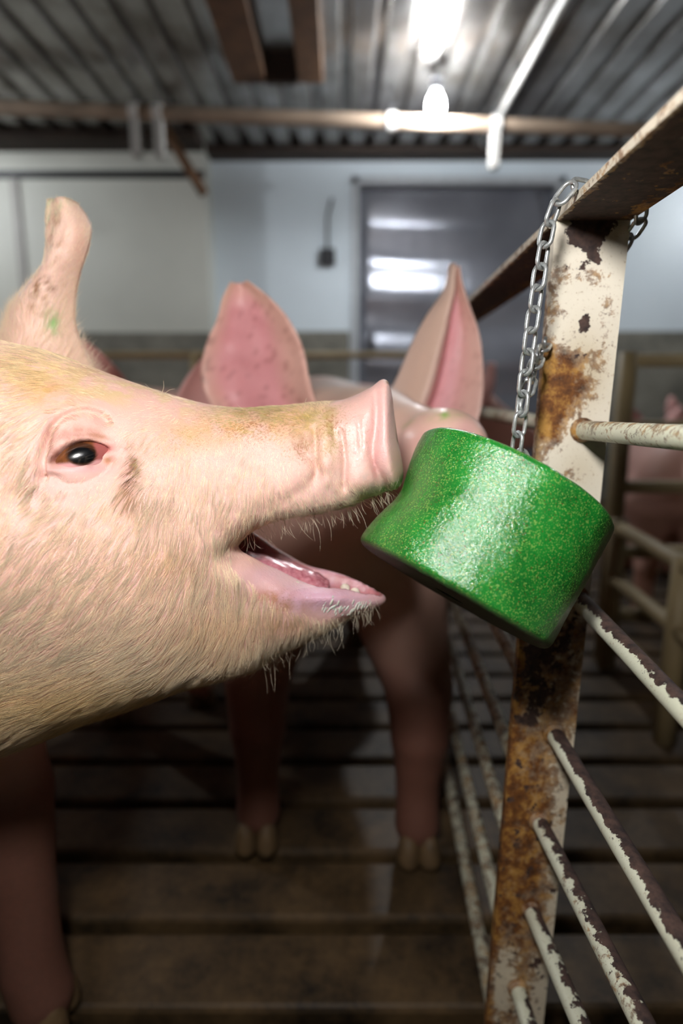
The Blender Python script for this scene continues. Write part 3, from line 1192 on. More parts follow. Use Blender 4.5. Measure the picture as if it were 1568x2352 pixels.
# ------------------------------------------------------------------ the pig in front
YM = 0.485
CONT = [(-420, 640, 0), (-200, 730, 0), (0, 792, 0), (100, 810, 0), (200, 842, 0), (300, 877, 0), (400, 909, 0), (480, 929, 0), (560, 937, 0), (640, 934, 0),
        (700, 929, 0), (760, 922, 0), (800, 914, 0), (850, 890, 0), (876, 871, 0), (890, 874, 0), (899, 905, 0), (906, 950, .01), (916, 1000, .02), (926, 1050, .025),
        (932, 1090, .025), (926, 1118, .025), (905, 1137, .028), (850, 1158, .033), (800, 1176, .035), (750, 1188, .038), (700, 1196, .04), (650, 1205, .043), (610, 1217, .046),
        (575, 1237, .05), (552, 1258, .053), (543, 1275, .055), (575, 1291, .05), (640, 1322, .042), (700, 1343, .034), (760, 1349, .028), (830, 1354, .016), (870, 1362, .006),
        (886, 1372, 0), (880, 1387, 0), (850, 1404, .005), (810, 1424, .012), (780, 1442, .015), (740, 1465, .02), (690, 1490, .022), (640, 1518, .028), (590, 1555, .035),
        (520, 1585, .042), (420, 1618, .05), (300, 1662, .055), (200, 1698, .06), (100, 1733, .06), (0, 1765, .06), (-200, 1810, .06), (-420, 1850, .06)]
sm = smooth_curve(CONT, 5)
poly = np.array([P(a, b, YM - c)[[0, 2]] for a, b, c in sm])
WC = [(-400, 1200, .15), (-400, 850, .11), (-400, 1700, .13), (-150, 800, .06), (-150, 1200, .125), (0, 850, .060), (0, 1000, .086), (0, 1200, .106), (0, 1400, .110), (0, 1600, .098), (100, 1700, .085),
      (190, 870, .055), (190, 950, .071), (100, 1040, .087), (190, 1045, .076), (260, 1045, .066), (300, 910, .046), (350, 1000, .061), (350, 1100, .073), (300, 1250, .092),
      (200, 1350, .103), (300, 1450, .096), (300, 1600, .078), (450, 950, .040), (480, 1050, .056), (480, 1150, .066), (500, 1270, .069), (450, 1400, .080), (450, 1560, .062),
      (550, 1450, .058), (560, 1530, .047), (620, 965, .036), (650, 1050, .048), (650, 1150, .055), (600, 1205, .056), (600, 1330, .048), (650, 1420, .044), (650, 1485, .036),
      (760, 945, .034), (780, 1030, .044), (780, 1140, .047), (720, 1375, .036), (740, 1440, .028), (800, 1390, .024), (850, 1382, .014), (880, 1375, .007), (850, 915, .030),
      (850, 1000, .042), (850, 1100, .045), (885, 890, .020), (900, 940, .034), (908, 1010, .041), (918, 1080, .041), (912, 1115, .034)]
RC = [(-400, 800, .09), (-400, 1850, .08), (0, 800, .06), (200, 845, .05), (400, 915, .036), (600, 940, .03), (760, 925, .028), (850, 895, .016), (885, 880, .008), (905, 960, .012),
      (928, 1090, .012), (850, 1150, .018), (700, 1190, .017), (560, 1240, .018), (545, 1275, .018), (640, 1320, .014), (760, 1350, .010), (870, 1365, .006), (850, 1400, .012),
      (740, 1460, .024), (600, 1545, .04), (400, 1615, .055), (100, 1725, .066)]
fW = tps([P(a, b, YM - 0.8 * w)[[0, 2]] for a, b, w in WC], [w for *_, w in WC])
fR = tps([P(a, b, YM - 0.02)[[0, 2]] for a, b, w in RC], [w for *_, w in RC])
hx = np.concatenate([np.arange(-1.52, -0.34, 0.014), np.arange(-0.34, 0.062, 0.0017)])
hz = np.concatenate([np.arange(-0.02, 0.43, 0.012), np.arange(0.43, 0.80, 0.0017), np.arange(0.80, 0.95, 0.012)])
hy = np.concatenate([np.arange(0.28, 0.36, 0.01), np.arange(0.36, 0.49, 0.0018), np.arange(0.49, 0.63, 0.0035), np.arange(0.63, 0.82, 0.01)])
GX, GZ = np.meshgrid(hx, hz, indexing='ij')
W2 = np.clip(fW(GX, GZ), 0.004, 0.16)
R2 = np.clip(fR(GX, GZ), 0.005, 0.10)
D2 = poly_sd(poly, GX, GZ)
hw_ = np.where((GX < -0.45), 0.12, W2)
NPX, NPY = PROJ(np.stack([GX, YM - 0.92 * W2, GZ], -1))
# creases, ridges and bulges of the face
CREASE = [([(864, 905), (862, 980), (856, 1030), (860, 1070), (880, 1108), (886, 1130)], -.0062, 8), ([(766, 925), (766, 985), (772, 1015)], -.0032, 5),
          ([(783, 990), (791, 1050), (790, 1120)], -.0046, 6), ([(722, 985), (728, 1080)], -.0042, 6), ([(822, 950), (828, 1030)], -.0030, 5), ([(806, 985), (810, 1050)], -.0024, 4),
          ([(690, 1030), (712, 1050), (728, 1082), (722, 1098)], -.0040, 7), ([(845, 960), (846, 1040)], -.0022, 4),
          ([(884, 890), (887, 960), (888, 1020), (897, 1080), (908, 1108)], .0042, 13), ([(745, 960), (750, 1100)], .0018, 14),
          ([(112, 1095), (112, 1040), (124, 990), (152, 957), (190, 945), (225, 953), (246, 972)], -.0085, 8),
          ([(130, 1085), (165, 1108), (212, 1102), (245, 1085), (264, 1060)], -.0036, 6), ([(105, 1140), (112, 1095)], -.003, 10),
          ([(512, 1215), (526, 1245), (540, 1275)], -.0026, 16), ([(548, 1280), (535, 1310)], -.0020, 10),
          ([(580, 1300), (650, 1338), (700, 1360), (780, 1368)], .0030, 16), ([(735, 1090), (690, 1130), (600, 1165)], -.0015, 14),
          ([(610, 1195), (700, 1172), (800, 1152)], .0026, 14), ([(262, 1032), (300, 1030)], -.0016, 5)]
for pts, amt, wd in CREASE:
    d = pl_dist(smooth_curve(pts, 4), NPX, NPY)
    W2 = W2 + amt * np.exp(-(d / wd) ** 2)
for (bx, by, br_, amt) in [(185, 915, 55, .008), (200, 1100, 38, .003), (150, 975, 30, .003), (690, 1075, 34, .003), (755, 1060, 22, .002), (640, 1110, 50, .003), (330, 1130, 60, .004), (420, 1000, 60, -.003),
                           (60, 1150, 60, -.006), (825, 1105, 30, .003), (640, 1375, 50, .003)]:
    W2 = W2 + amt * np.exp(-((NPX - bx) ** 2 + (NPY - by) ** 2) / br_ ** 2)
EYE = smooth_curve([(120, 1070), (139, 1046), (162, 1026), (188, 1014), (212, 1012), (234, 1018), (259, 1030), (237, 1040), (215, 1053), (184, 1067), (157, 1067), (135, 1068), (120, 1070)], 4)
de = poly_sd(EYE, NPX, NPY)
W2 = W2 - 0.0085 * sstep(-1, 6, de) + 0.0028 * np.exp(-((de + 9) / 8) ** 2)
W2 = blur2(np.clip(W2, 0.003, 0.17), 1)
eye_w = float(fW(*[np.array(v) for v in P(190, 1040, YM - 0.07)[[0, 2]]]))
t2 = np.minimum(D2 / R2, 1.0)
t2 = np.where(D2 > 0, blur2(t2, 2), t2)
G = Grid(hx, hy, hz)
sc2 = (0.5 * np.minimum(W2, R2 * 1.5)).astype(np.float32)
YY = np.abs(G.ys - YM)[None, :, None]
core = (np.clip(np.abs(1 - t2), 0, 6) ** 2.2).astype(np.float32)[:, None, :]
G.F = np.minimum(((YY / W2.astype(np.float32)[:, None, :]) ** 2.2 + core - 1) * sc2[:, None, :], 0.5).astype(np.float32)
TROUGH = [(*P(585, 1283, YM), .012), (*P(650, 1296, YM), .020), (*P(740, 1312, YM), .0215), (*P(820, 1342, YM), .013), (*P(858, 1358, YM), .006)]
PALATE = [(*P(590, 1225, YM), .020), (*P(700, 1172, YM), .024), (*P(860, 1140, YM), .020)]
THROAT = [(*P(610, 1252, YM), .026), (*P(500, 1240, YM), .030), (*P(430, 1230, YM), .022)]
G.chain(TROUGH, 0.004, True); G.chain(PALATE, 0.006, True); G.chain(THROAT, 0.006, True)
for sgn in (-1, 1):
    c = P(905, 1010, YM)
    G.chain([(c[0] - 0.01, YM + sgn * 0.015, c[2], .006), (c[0] + 0.02, YM + sgn * 0.016, c[2] + 0.002, .0085)], 0.004, True)
# neck, trunk and legs
G.chain([(-0.30, .490, .640, .125), (-0.50, .515, .62, .185), (-0.75, .535, .60, .21), (-1.05, .54, .60, .215), (-1.28, .54, .63, .175)], 0.05)
for (yy, xx) in ((0.62, -0.385), (0.445, -0.45)):
    G.chain([(xx - .05, yy - .01, .47, .09), (xx, yy, .30, .052), (xx + .008, yy, .165, .037), (xx + .012, yy - .005, .075, .036), (xx + .022, yy - .008, .035, .037)], 0.03)
for yy in (0.65, 0.43):
    G.chain([(-1.22, yy, .52, .12), (-1.16, yy, .34, .075), (-1.27, yy, .22, .042), (-1.235, yy, .09, .036), (-1.215, yy, .035, .037)], 0.03)
V1, Q1 = G.mesh()
del G
N1 = normals_of(V1, Q1)


def near_px(Vp, ym=YM):
    q = Vp.copy()
    q[:, 1] = ym - np.abs(q[:, 1] - ym)
    return PROJ(q)


def paint(base, px, py, blobs, Vp):
    c = np.tile(np.array(lin(*base)), (len(px), 1))
    for (bx, by, rx, ry, colr, st, nz_) in blobs:
        w = st * np.exp(-((px - bx) / rx) ** 2 - ((py - by) / ry) ** 2)
        if nz_ > 0:
            w = w * sstep(0.5 - 0.3 * nz_, 0.5 + 0.12, fbm(Vp, 120, int(bx) % 17)) * (1 + 0.3 * nz_)
        w = np.clip(w, 0, 1)[:, None]
        c = c * (1 - w) + np.array(lin(*colr)) * w
    return c


OCH, OLIVE, BROWN, PINK, LAV, GOLD = (206, 176, 116), (150, 146, 64), (112, 64, 28), (236, 186, 186), (222, 178, 202), (214, 172, 104)
BLOBS = [(100, 860, 190, 55, OCH, .75, .3), (260, 895, 170, 34, (220, 196, 136), .7, .2), (420, 925, 110, 30, (222, 200, 140), .6, .2), (110, 900, 60, 34, (204, 160, 84), .6, .4),
         (600, 948, 120, 20, OLIVE, .8, .5), (560, 985, 110, 36, (216, 168, 104), .7, .6), (690, 965, 70, 40, (196, 164, 84), .75, .5), (430, 1000, 70, 40, (214, 176, 120), .5, .6),
         (692, 1022, 30, 26, (156, 112, 62), .7, .6), (755, 985, 34, 70, (172, 158, 84), .65, .6), (710, 960, 36, 30, (168, 160, 70), .5, .5),
         (308, 1075, 15, 42, BROWN, .95, .6), (290, 1120, 30, 40, (196, 150, 92), .5, .3), (230, 1200, 60, 50, (206, 168, 112), .4, .3),
         (190, 1004, 50, 10, (124, 62, 34), .95, .2), (165, 1014, 34, 9, (160, 90, 50), .8, .4), (215, 1000, 22, 7, (150, 92, 44), .8, .3), (132, 1052, 16, 22, (136, 70, 40), .9, .2), (205, 1076, 26, 9, (160, 100, 62), .8, .6), (176, 988, 50, 8, (170, 104, 72), .7, .4), (232, 1003, 14, 8, (150, 96, 40), .8, .3), (128, 1058, 12, 24, (150, 74, 46), .8, .2), (160, 960, 60, 12, (196, 140, 120), .5, .2), (116, 1010, 12, 50, (180, 130, 116), .6, 0), (190, 1035, 80, 55, (226, 172, 164), .45, 0), (213, 1074, 17, 7, (150, 88, 46), .9, .4),
         (246, 1058, 9, 10, (190, 130, 70), .7, .4), (190, 1078, 55, 9, (232, 184, 196), .7, 0), (244, 1030, 20, 10, (196, 92, 92), .8, 0), (150, 1000, 40, 12, (206, 150, 136), .5, 0),
         (115, 1040, 8, 50, (150, 110, 104), .45, 0), (200, 1100, 70, 30, (232, 186, 176), .5, 0), (120, 1150, 60, 60, (214, 186, 180), .4, 0),
         (720, 1372, 170, 40, LAV, .95, 0), (620, 1320, 70, 24, (226, 182, 190), .8, 0), (620, 1372, 50, 22, (176, 112, 54), .6, 1), (660, 1400, 60, 24, (176, 126, 76), .6, .7),
         (640, 1440, 110, 30, (196, 160, 116), .5, .2), (250, 1620, 330, 70, GOLD, .65, .2), (100, 1700, 260, 60, (190, 148, 84), .5, .2), (470, 1480, 90, 60, (224, 188, 150), .4, 0),
         (880, 1000, 38, 130, PINK, .8, 0), (815, 990, 46, 70, (236, 192, 186), .6, 0), (825, 1115, 70, 34, (196, 176, 166), .6, .4), (905, 1115, 26, 22, (206, 176, 160), .6, .3),
         (893, 880, 9, 22, (124, 98, 44), .95, .3), (902, 915, 6, 30, (150, 120, 70), .7, .3), (860, 1075, 7, 34, (180, 110, 110), .5, 0), (560, 1255, 26, 16, (150, 104, 76), .6, .3),
         (530, 1270, 16, 14, (140, 96, 70), .6, .2), (640, 1060, 80, 50, (238, 196, 184), .5, 0), (60, 1400, 90, 80, (224, 176, 168), .45, 0), (730, 1140, 60, 30, (232, 188, 184), .5, 0)]
px1, py1 = near_px(V1)
col1 = paint((234, 190, 178), px1, py1, BLOBS, V1)
mo = np.minimum(np.minimum(chain_dist(V1, TROUGH), chain_dist(V1, PALATE)), chain_dist(V1, THROAT))
inm = sstep(0.0030, 0.0005, mo)[:, None]
col1 = col1 * (1 - inm) + np.array(lin(176, 104, 112)) * inm
wet1 = 0.15 + 0.75 * np.exp(-((px1 - 830) / 90) ** 2 - ((py1 - 1000) / 110) ** 2) + 0.8 * np.exp(-((px1 - 740) / 150) ** 2 - ((py1 - 1365) / 34) ** 2) + inm[:, 0]
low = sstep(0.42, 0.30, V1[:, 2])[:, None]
col1 = col1 * (1 - 0.92 * low) + np.array(lin(76, 42, 26)) * 0.92 * low  # shade on the legs is put into the skin colour


def ear_vf(Ledge, Redge, prof, thick=0.005, nu=22, nv=34, wav=0.0, seed=1):
    """a shell between two edge curves (px,py,Y), base to tip; prof(u,v) moves it in depth"""
    def res(e):
        e = smooth_curve(e, 8)
        d = np.concatenate([[0], np.cumsum(np.linalg.norm(np.diff(e[:, :2], axis=0), axis=1))]); d /= d[-1]
        t = np.linspace(0, 1, nv)
        return np.stack([np.interp(t, d, e[:, k]) for k in range(3)], 1)
    A, B = res(Ledge), res(Redge)
    A3 = np.array([P(*q) for q in A]); B3 = np.array([P(*q) for q in B])
    u = np.linspace(0, 1, nu)
    vv = np.linspace(0, 1, nv)
    S = A3[:, None] * (1 - u)[None, :, None] + B3[:, None] * u[None, :, None]
    dep = np.array([[prof(a, b) for a in u] for b in vv])
    S[..., 1] += dep
    S[..., 1] += wav * (fbm(S.reshape(-1, 3), 40, seed).reshape(nv, nu) - 0.5)
    du = np.gradient(S, axis=1); dv = np.gradient(S, axis=0)
    n = np.cross(du, dv); n /= np.maximum(np.linalg.norm(n, axis=2), 1e-9)[..., None]
    if n[..., 1].mean() > 0: n = -n           # front faces the viewer side
    th = thick * (0.35 + 0.65 * np.sin(np.pi * np.clip(u, 0.0, 1.0)) ** 0.5)[None, :] * (1.1 - 0.5 * vv[:, None])
    Fr = S + n * th[..., None] * 0.5; Bk = S - n * th[..., None] * 0.5
    V = np.concatenate([Fr.reshape(-1, 3), Bk.reshape(-1, 3)])
    Q = []
    o = nu * nv
    for i in range(nv - 1):
        for j in range(nu - 1):
            a = i * nu + j
            Q.append((a, a + 1, a + nu + 1, a + nu)); Q.append((o + a, o + a + nu, o + a + nu + 1, o + a + 1))
        a = i * nu; Q.append((a, a + nu, o + a + nu, o + a))
        a = i * nu + nu - 1; Q.append((a, o + a, o + a + nu, a + nu))
    for j in range(nu - 1):
        a = (nv - 1) * nu + j; Q.append((a, a + 1, o + a + 1, o + a))
    U = np.tile(np.tile(u, nv), 2); Vv = np.tile(np.repeat(vv, nu), 2)
    back = np.repeat([0, 1], o)
    return V, np.array(Q), U, Vv, back


def ear_col(V, U, Vv, back, inner, outer, rim, fleck, fl_amt, seed):
    c = np.where(back[:, None] == 1, np.array(lin(*outer)), np.array(lin(*inner)))
    e = np.clip(np.maximum(sstep(0.22, 0.0, U), sstep(0.62, 0.9, U)) * 0.85 + sstep(0.75, 1.0, Vv) * 0.7, 0, 1)[:, None]
    c = c * (1 - e) + np.array(lin(*rim)) * e
    f = (sstep(0.60, 0.72, fbm(V, 170, seed)) * fl_amt)[:, None]
    return c * (1 - f) + np.array(lin(*fleck)) * f


parts_V, parts_Q, parts_c, parts_w = [V1], [Q1], [col1], [wet1]


def join(V, Q, c, w):
    parts_Q.append(Q + sum(len(v) for v in parts_V)); parts_V.append(V); parts_c.append(c); parts_w.append(w)


# far ear (seen over the forehead), its tip folded back
YE = 0.575
E1 = ear_vf([(-30, 840, YE), (2, 770, YE), (20, 715, YE), (62, 660, YE), (100, 612, YE - .004), (106, 540, YE - .006), (105, 500, YE), (108, 458, YE + .004)],
            [(230, 870, YE), (192, 800, YE), (172, 730, YE), (178, 650, YE), (198, 585, YE), (208, 540, YE), (206, 510, YE + .006), (178, 468, YE + .010)],
            lambda u, v: -0.030 * math.sin(math.pi * u) * (1 - 0.75 * v) + 0.012 * max(0, v - 0.6) * math.sin(2 * math.pi * u), 0.009, wav=0.004)
c = ear_col(E1[0], E1[2], E1[3], E1[4], (238, 204, 190), (236, 180, 176), (232, 200, 180), (140, 98, 52), 0.0, 4)
ex, ey = PROJ(E1[0])
for (bx, by, rx, ry, cc, st, nn) in [(95, 660, 36, 26, (120, 78, 36), 1.0, 1), (85, 695, 40, 24, (150, 106, 66), .9, 1), (118, 745, 16, 26, (120, 196, 110), .85, .5), (112, 520, 10, 50, (150, 190, 140), .6, .4),
                                     (125, 470, 30, 24, (170, 196, 140), .7, .4), (130, 540, 20, 60, (160, 110, 70), .7, 1), (180, 560, 14, 60, (214, 160, 140), .5, 0), (120, 610, 26, 14, (150, 110, 60), .6, 1)]:
    w = st * np.exp(-((ex - bx) / rx) ** 2 - ((ey - by) / ry) ** 2)
    if nn: w = w * sstep(0.42, 0.60, fbm(E1[0], 190, int(by))) * 1.2
    w = np.clip(w, 0, 1)[:, None]
    c = c * (1 - w) + np.array(lin(*cc)) * w
ear1_c = c
join(E1[0], E1[1], c, np.full(len(c), 0.1))
# near ear, beyond the edge of the picture
YN = 0.40
E1b = ear_vf([(-620, 760, YN), (-610, 640, YN), (-560, 520, YN - .01), (-480, 400, YN - .01)], [(-250, 830, YN), (-280, 700, YN), (-330, 560, YN), (-440, 410, YN)],
             lambda u, v: -0.02 * math.sin(math.pi * u) * (1 - 0.7 * v), 0.009, wav=0.004)
c = ear_col(E1b[0], E1b[2], E1b[3], E1b[4], (238, 204, 190), (236, 180, 176), (232, 200, 180), (140, 98, 52), 0.6, 6)
join(E1b[0], E1b[1], c, np.full(len(c), 0.1))
base1 = np.array([-0.75, 0.54, 0.0])
spk1 = np.zeros(len(V1))
for (bx, by, rx, ry, st) in [(580, 975, 170, 60, .9), (760, 990, 60, 90, .8), (690, 1030, 60, 50, .8), (310, 1080, 26, 60, .9), (150, 890, 160, 50, .35), (630, 1390, 80, 45, .7), (850, 1010, 40, 60, .35), (200, 1000, 80, 40, .3), (430, 1010, 80, 50, .6)]:
    spk1 = np.maximum(spk1, st * np.exp(-((px1 - bx) / rx) ** 2 - ((py1 - by) / ry) ** 2))
PV = np.concatenate(parts_V); PQ = np.concatenate(parts_Q)
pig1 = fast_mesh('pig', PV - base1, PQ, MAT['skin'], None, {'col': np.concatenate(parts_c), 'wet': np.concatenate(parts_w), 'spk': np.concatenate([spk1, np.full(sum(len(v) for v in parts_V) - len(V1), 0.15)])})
pig1.location = tuple(base1)
tag(pig1, 'pale pink bristly pig with open mouth reaching its snout to the green block', 'pig')


def to_local(V, base):
    return np.asarray(V) - base


# eyes
def sphere_vf(c, r, nu=40, nv=28):
    V, Fc = [], []
    for i in range(nv + 1):
        th = math.pi * i / nv
        for j in range(nu):
            ph = 2 * math.pi * j / nu
            V.append((c[0] + r * math.sin(th) * math.cos(ph), c[1] - r * math.cos(th), c[2] + r * math.sin(th) * math.sin(ph)))
    for i in range(nv):
        for j in range(nu):
            j2 = (j + 1) % nu
            Fc.append((i * nu + j, i * nu + j2, (i + 1) * nu + j2, (i + 1) * nu + j))
    return np.array(V), Fc


sel = (np.abs(px1 - 190) < 60) & (np.abs(py1 - 1040) < 40) & (V1[:, 1] < YM)
lid = (np.abs(de_ := poly_sd(EYE, px1[sel], py1[sel])) < 14) & (de_ < -3)
y_lid = float(np.median(V1[sel][lid][:, 1]))
outer_near = (V1[:, 1] < YM) & (poly_sd(EYE, px1, py1) < -7) & (np.abs(px1 - 190) < 130) & (np.abs(py1 - 1040) < 100)


def lid_y(x, y):
    k = np.argsort(((px1 - x) ** 2 + (py1 - y) ** 2) + 1e9 * ~outer_near)[:12]
    return float(V1[k, 1].mean())


eL, eR = P(118, 1069, lid_y(110, 1070)), P(261, 1030, lid_y(268, 1030))
eT, eB = P(196, 1010, lid_y(196, 998)), P(190, 1067, lid_y(190, 1080))
ax_x = (eR - eL) / np.linalg.norm(eR - eL)
ax_z = (eT - eB); ax_z -= ax_x * (ax_z @ ax_x); ax_z /= np.linalg.norm(ax_z)
ax_y = np.cross(ax_z, ax_x)
if ax_y[1] < 0: ax_y = -ax_y
RX, RYd, RZ = np.linalg.norm(eR - eL) * 0.53, 0.013, np.linalg.norm(eT - eB) * 0.74
cen = (eL + eR + eT + eB) / 4 + ax_y * (RYd - 0.0015)
for sgn in (-1, 1):
    Vs, Fc = sphere_vf((0, 0, 0), 1.0, 64, 44)
    u_, f, w_ = Vs[:, 0], -Vs[:, 1], Vs[:, 2]
    V = cen + np.outer(u_ * RX, ax_x) + np.outer(Vs[:, 1] * RYd, ax_y) + np.outer(w_ * RZ, ax_z)
    epx_, epy_ = PROJ(V)
    if sgn > 0:
        V = V.copy(); V[:, 1] = 2 * YM - V[:, 1]
        Fc = [t[::-1] for t in Fc]
    fr = (f > 0)
    nz_ = vnoise(V, 700, 3)
    crust = np.outer(0.6 + 0.7 * nz_, lin(112, 66, 36))
    pink_ = np.tile(np.array(lin(158, 88, 84)), (len(V), 1))
    w = sstep(208, 222, epx_)[:, None]
    cE_ = crust * (1 - w) + pink_ * w
    w = (sstep(1056, 1064, epy_ - 0.10 * (190 - epx_)))[:, None]
    cE_ = cE_ * (1 - w) + np.array(lin(214, 160, 160)) * w
    rr = np.where(fr, np.sqrt(((epx_ - 187) / 36) ** 2 + ((epy_ - 1043) / 27) ** 2), 9)
    iris = (sstep(1.08, 0.92, rr))[:, None]
    cE_ = cE_ * (1 - iris) + np.array(lin(64, 38, 24)) * iris
    rp = np.where(fr, np.sqrt(((epx_ - 188) / 30) ** 2 + ((epy_ - 1046) / 19) ** 2), 9)
    pup = sstep(1.12, 0.92, rp)[:, None]
    cE_ = cE_ * (1 - pup) + np.array(lin(8, 9, 12)) * pup
    mesh_obj('eye', V - base1, Fc, MAT['eye'], pig1, smooth=True, attrs={'col': cE_})

# tongue, teeth, saliva
tp = [P(560, 1290, YM), P(640, 1314, YM - .002), P(700, 1333, YM - .003), P(735, 1345, YM - .003), P(755, 1352, YM - .003)]
tpc = smooth_curve(tp, 6)
V, Fc = tube_vf(tpc, np.interp(np.linspace(0, 1, len(tpc)), [0, .3, .7, .92, 1], [.015, .017, .015, .010, .003]), 26, scale_y=0.55)
V = V + 0.0022 * (fbm(V, 260, 2) - 0.5)[:, None] * np.array([0, 0, 2.0])
mesh_obj('tongue', V - base1, Fc, MAT['tongue'], pig1, smooth=True)
for (tx, ty, yy, rr, ln) in [(676, 1344, YM - .0270, .0036, .008), (652, 1336, YM - .029, .0032, .008), (792, 1349, YM + .0120, .0028, .007), (815, 1357, YM + .008, .0026, .006)]:
    c = P(tx, ty, yy)
    pr = [(0.0005, ln * 0.55), (rr * 0.5, ln * 0.5), (rr * 0.85, ln * 0.25), (rr, -ln * 0.2), (rr * 0.9, -ln * 0.6)]
    V, Fc = lathe_vf(pr[::-1], 10)
    mesh_obj('tooth', np.array(V) * np.array([1.6, 0.8, 0.8]) + c - base1, Fc, MAT['tooth'], pig1, smooth=True)
Vf, Ff = [], []
outer = np.argwhere((V1[:, 1] < YM) & (mo > 0.004))[:, 0]
for _ in range(70):
    fx = rng.uniform(742, 852)
    fy = np.interp(fx, [742, 800, 852], [1398, 1402, 1390]) + rng.normal(0, 9)
    fr = rng.uniform(0.0005, 0.0015) * np.interp(fx, [742, 770, 815, 852], [.7, 1.2, 1.1, .6])
    k = outer[np.argmin((px1[outer] - fx) ** 2 + (py1[outer] - fy) ** 2)]
    V, Fc = sphere_vf(V1[k], fr, 10, 7)
    e = rng.uniform(1.0, 2.6)
    q = (V - V1[k])
    q = q - 0.55 * N1[k] * (q @ N1[k])[:, None]
    q = q * np.array([0.8, 1.0, e]); q[:, 0] += q[:, 2] * 0.3
    q = q * (0.8 + 0.5 * vnoise(V, 900, 3))[:, None]
    V = V1[k] + q
    Ff += [tuple(i + len(Vf) for i in f) for f in Fc]; Vf += list(V)
sf = mesh_obj('saliva_foam', np.array(Vf) - base1, Ff, MAT['foam'], pig1, smooth=True)
sf['kind'] = 'stuff'


def hoof(parent, base, x, y, fwd=(1, 0)):
    fx, fy = fwd
    for s in (-1, 1):
        cx_, cy_ = x - fy * s * 0.017, y + fx * s * 0.017
        pr = [(0.0005, 0.0), (0.020, 0.0), (0.0195, 0.012), (0.016, 0.034), (0.010, 0.046), (0.0005, 0.05)]
        V, Fc = lathe_vf(pr, 12)
        V = np.array(V)
        V[:, 0] *= 1.25
        R = np.array([[fx, -fy, 0], [fy, fx, 0], [0, 0, 1]])
        V = V @ R.T + np.array([cx_ + fx * 0.012, cy_ + fy * 0.012, 0.0])
        mesh_obj('hoof', V - base, Fc, MAT['hoof'], parent, smooth=True)


for (x, y) in ((-0.362, .612), (-0.428, .437), (-1.213, .65), (-1.213, .43)):
    hoof(pig1, base1, x, y)

# ------------------------------------------------------------------ bristles
HC = [(100, 830, -1, .15, 9, .22, 1), (300, 890, -1, .3, 7, .18, 1), (480, 932, -1, .1, 5, .25, .9), (640, 935, -.6, -.6, 4.5, .7, .9), (720, 928, -.2, -.9, 4.5, .8, .9), (60, 950, -.7, .6, 9, .2, 1),
      (60, 1100, -.6, .8, 10, .2, 1), (330, 1000, -.7, .7, 6, .2, .8), (430, 1080, -.2, 1, 7, .2, 1), (500, 1030, -.3, .9, 5, .2, .8), (560, 1100, 0, 1, 6, .25, .9), (620, 1000, -.4, .7, 3, .3, .4),
      (700, 1080, 0, 1, 3, .3, .4), (480, 1180, -.2, 1, 8, .25, 1), (600, 1170, .1, 1, 7, .35, 1), (700, 1165, .4, .9, 6, .5, 1), (800, 1145, .5, .9, 5, .5, .9), (850, 1115, .5, .9, 3.5, .4, .5),
      (350, 1200, -.5, .85, 11, .2, 1), (250, 1150, -.6, .8, 10, .2, 1), (150, 1200, -.7, .7, 11, .2, 1), (400, 1300, -.6, .8, 12, .22, 1), (250, 1350, -.8, .6, 13, .2, 1), (100, 1400, -.85, .5, 13, .2, 1),
      (500, 1330, -.45, .9, 12, .25, 1), (560, 1400, -.25, 1, 13, .28, 1), (600, 1470, -.2, 1, 14, .35, 1), (650, 1425, .05, 1, 7, .3, .9), (690, 1470, .05, 1, 10, .5, 1), (740, 1448, .1, 1, 9, .5, 1), (800, 1425, .25, .9, 5, .5, .6),
      (450, 1500, -.7, .7, 15, .22, 1), (350, 1550, -.9, .35, 16, .2, 1), (200, 1580, -.95, .25, 16, .2, 1), (100, 1650, -1, .1, 17, .22, 1), (300, 1640, -1, .05, 16, .22, 1), (450, 1585, -.95, .2, 15, .22, 1),
      (770, 1000, 0, 1, 2, .3, .05), (880, 1000, 0, 1, 2, .3, 0), (860, 920, 0, 1, 2, .3, 0), (850, 1080, 0, 1, 2, .3, .1), (190, 1040, -.3, 1, 3, .2, .15), (190, 960, -.6, -.4, 5, .2, .5), (200, 1110, -.3, 1, 4, .2, .4)]
HC = np.array(HC)


def hair_field(px, py):
    w = 1.0 / ((px[:, None] - HC[None, :, 0]) ** 2 + (py[:, None] - HC[None, :, 1]) ** 2 + 900.0) ** 1.6
    w /= w.sum(1)[:, None]
    return w @ HC[:, 2:4], w @ HC[:, 4], w @ HC[:, 5], w @ HC[:, 6]


def scatter(V, Q, n, weight=None):
    a = np.linalg.norm(np.cross(V[Q[:, 2]] - V[Q[:, 0]], V[Q[:, 3]] - V[Q[:, 1]]), axis=1)
    if weight is not None: a = a * weight
    f = rng.choice(len(Q), n, p=a / a.sum())
    u, v = rng.random(n)[:, None], rng.random(n)[:, None]
    q = Q[f]
    return (V[q[:, 0]] * (1 - u) + V[q[:, 1]] * u) * (1 - v) + (V[q[:, 3]] * (1 - u) + V[q[:, 2]] * u) * v, q[:, 0]


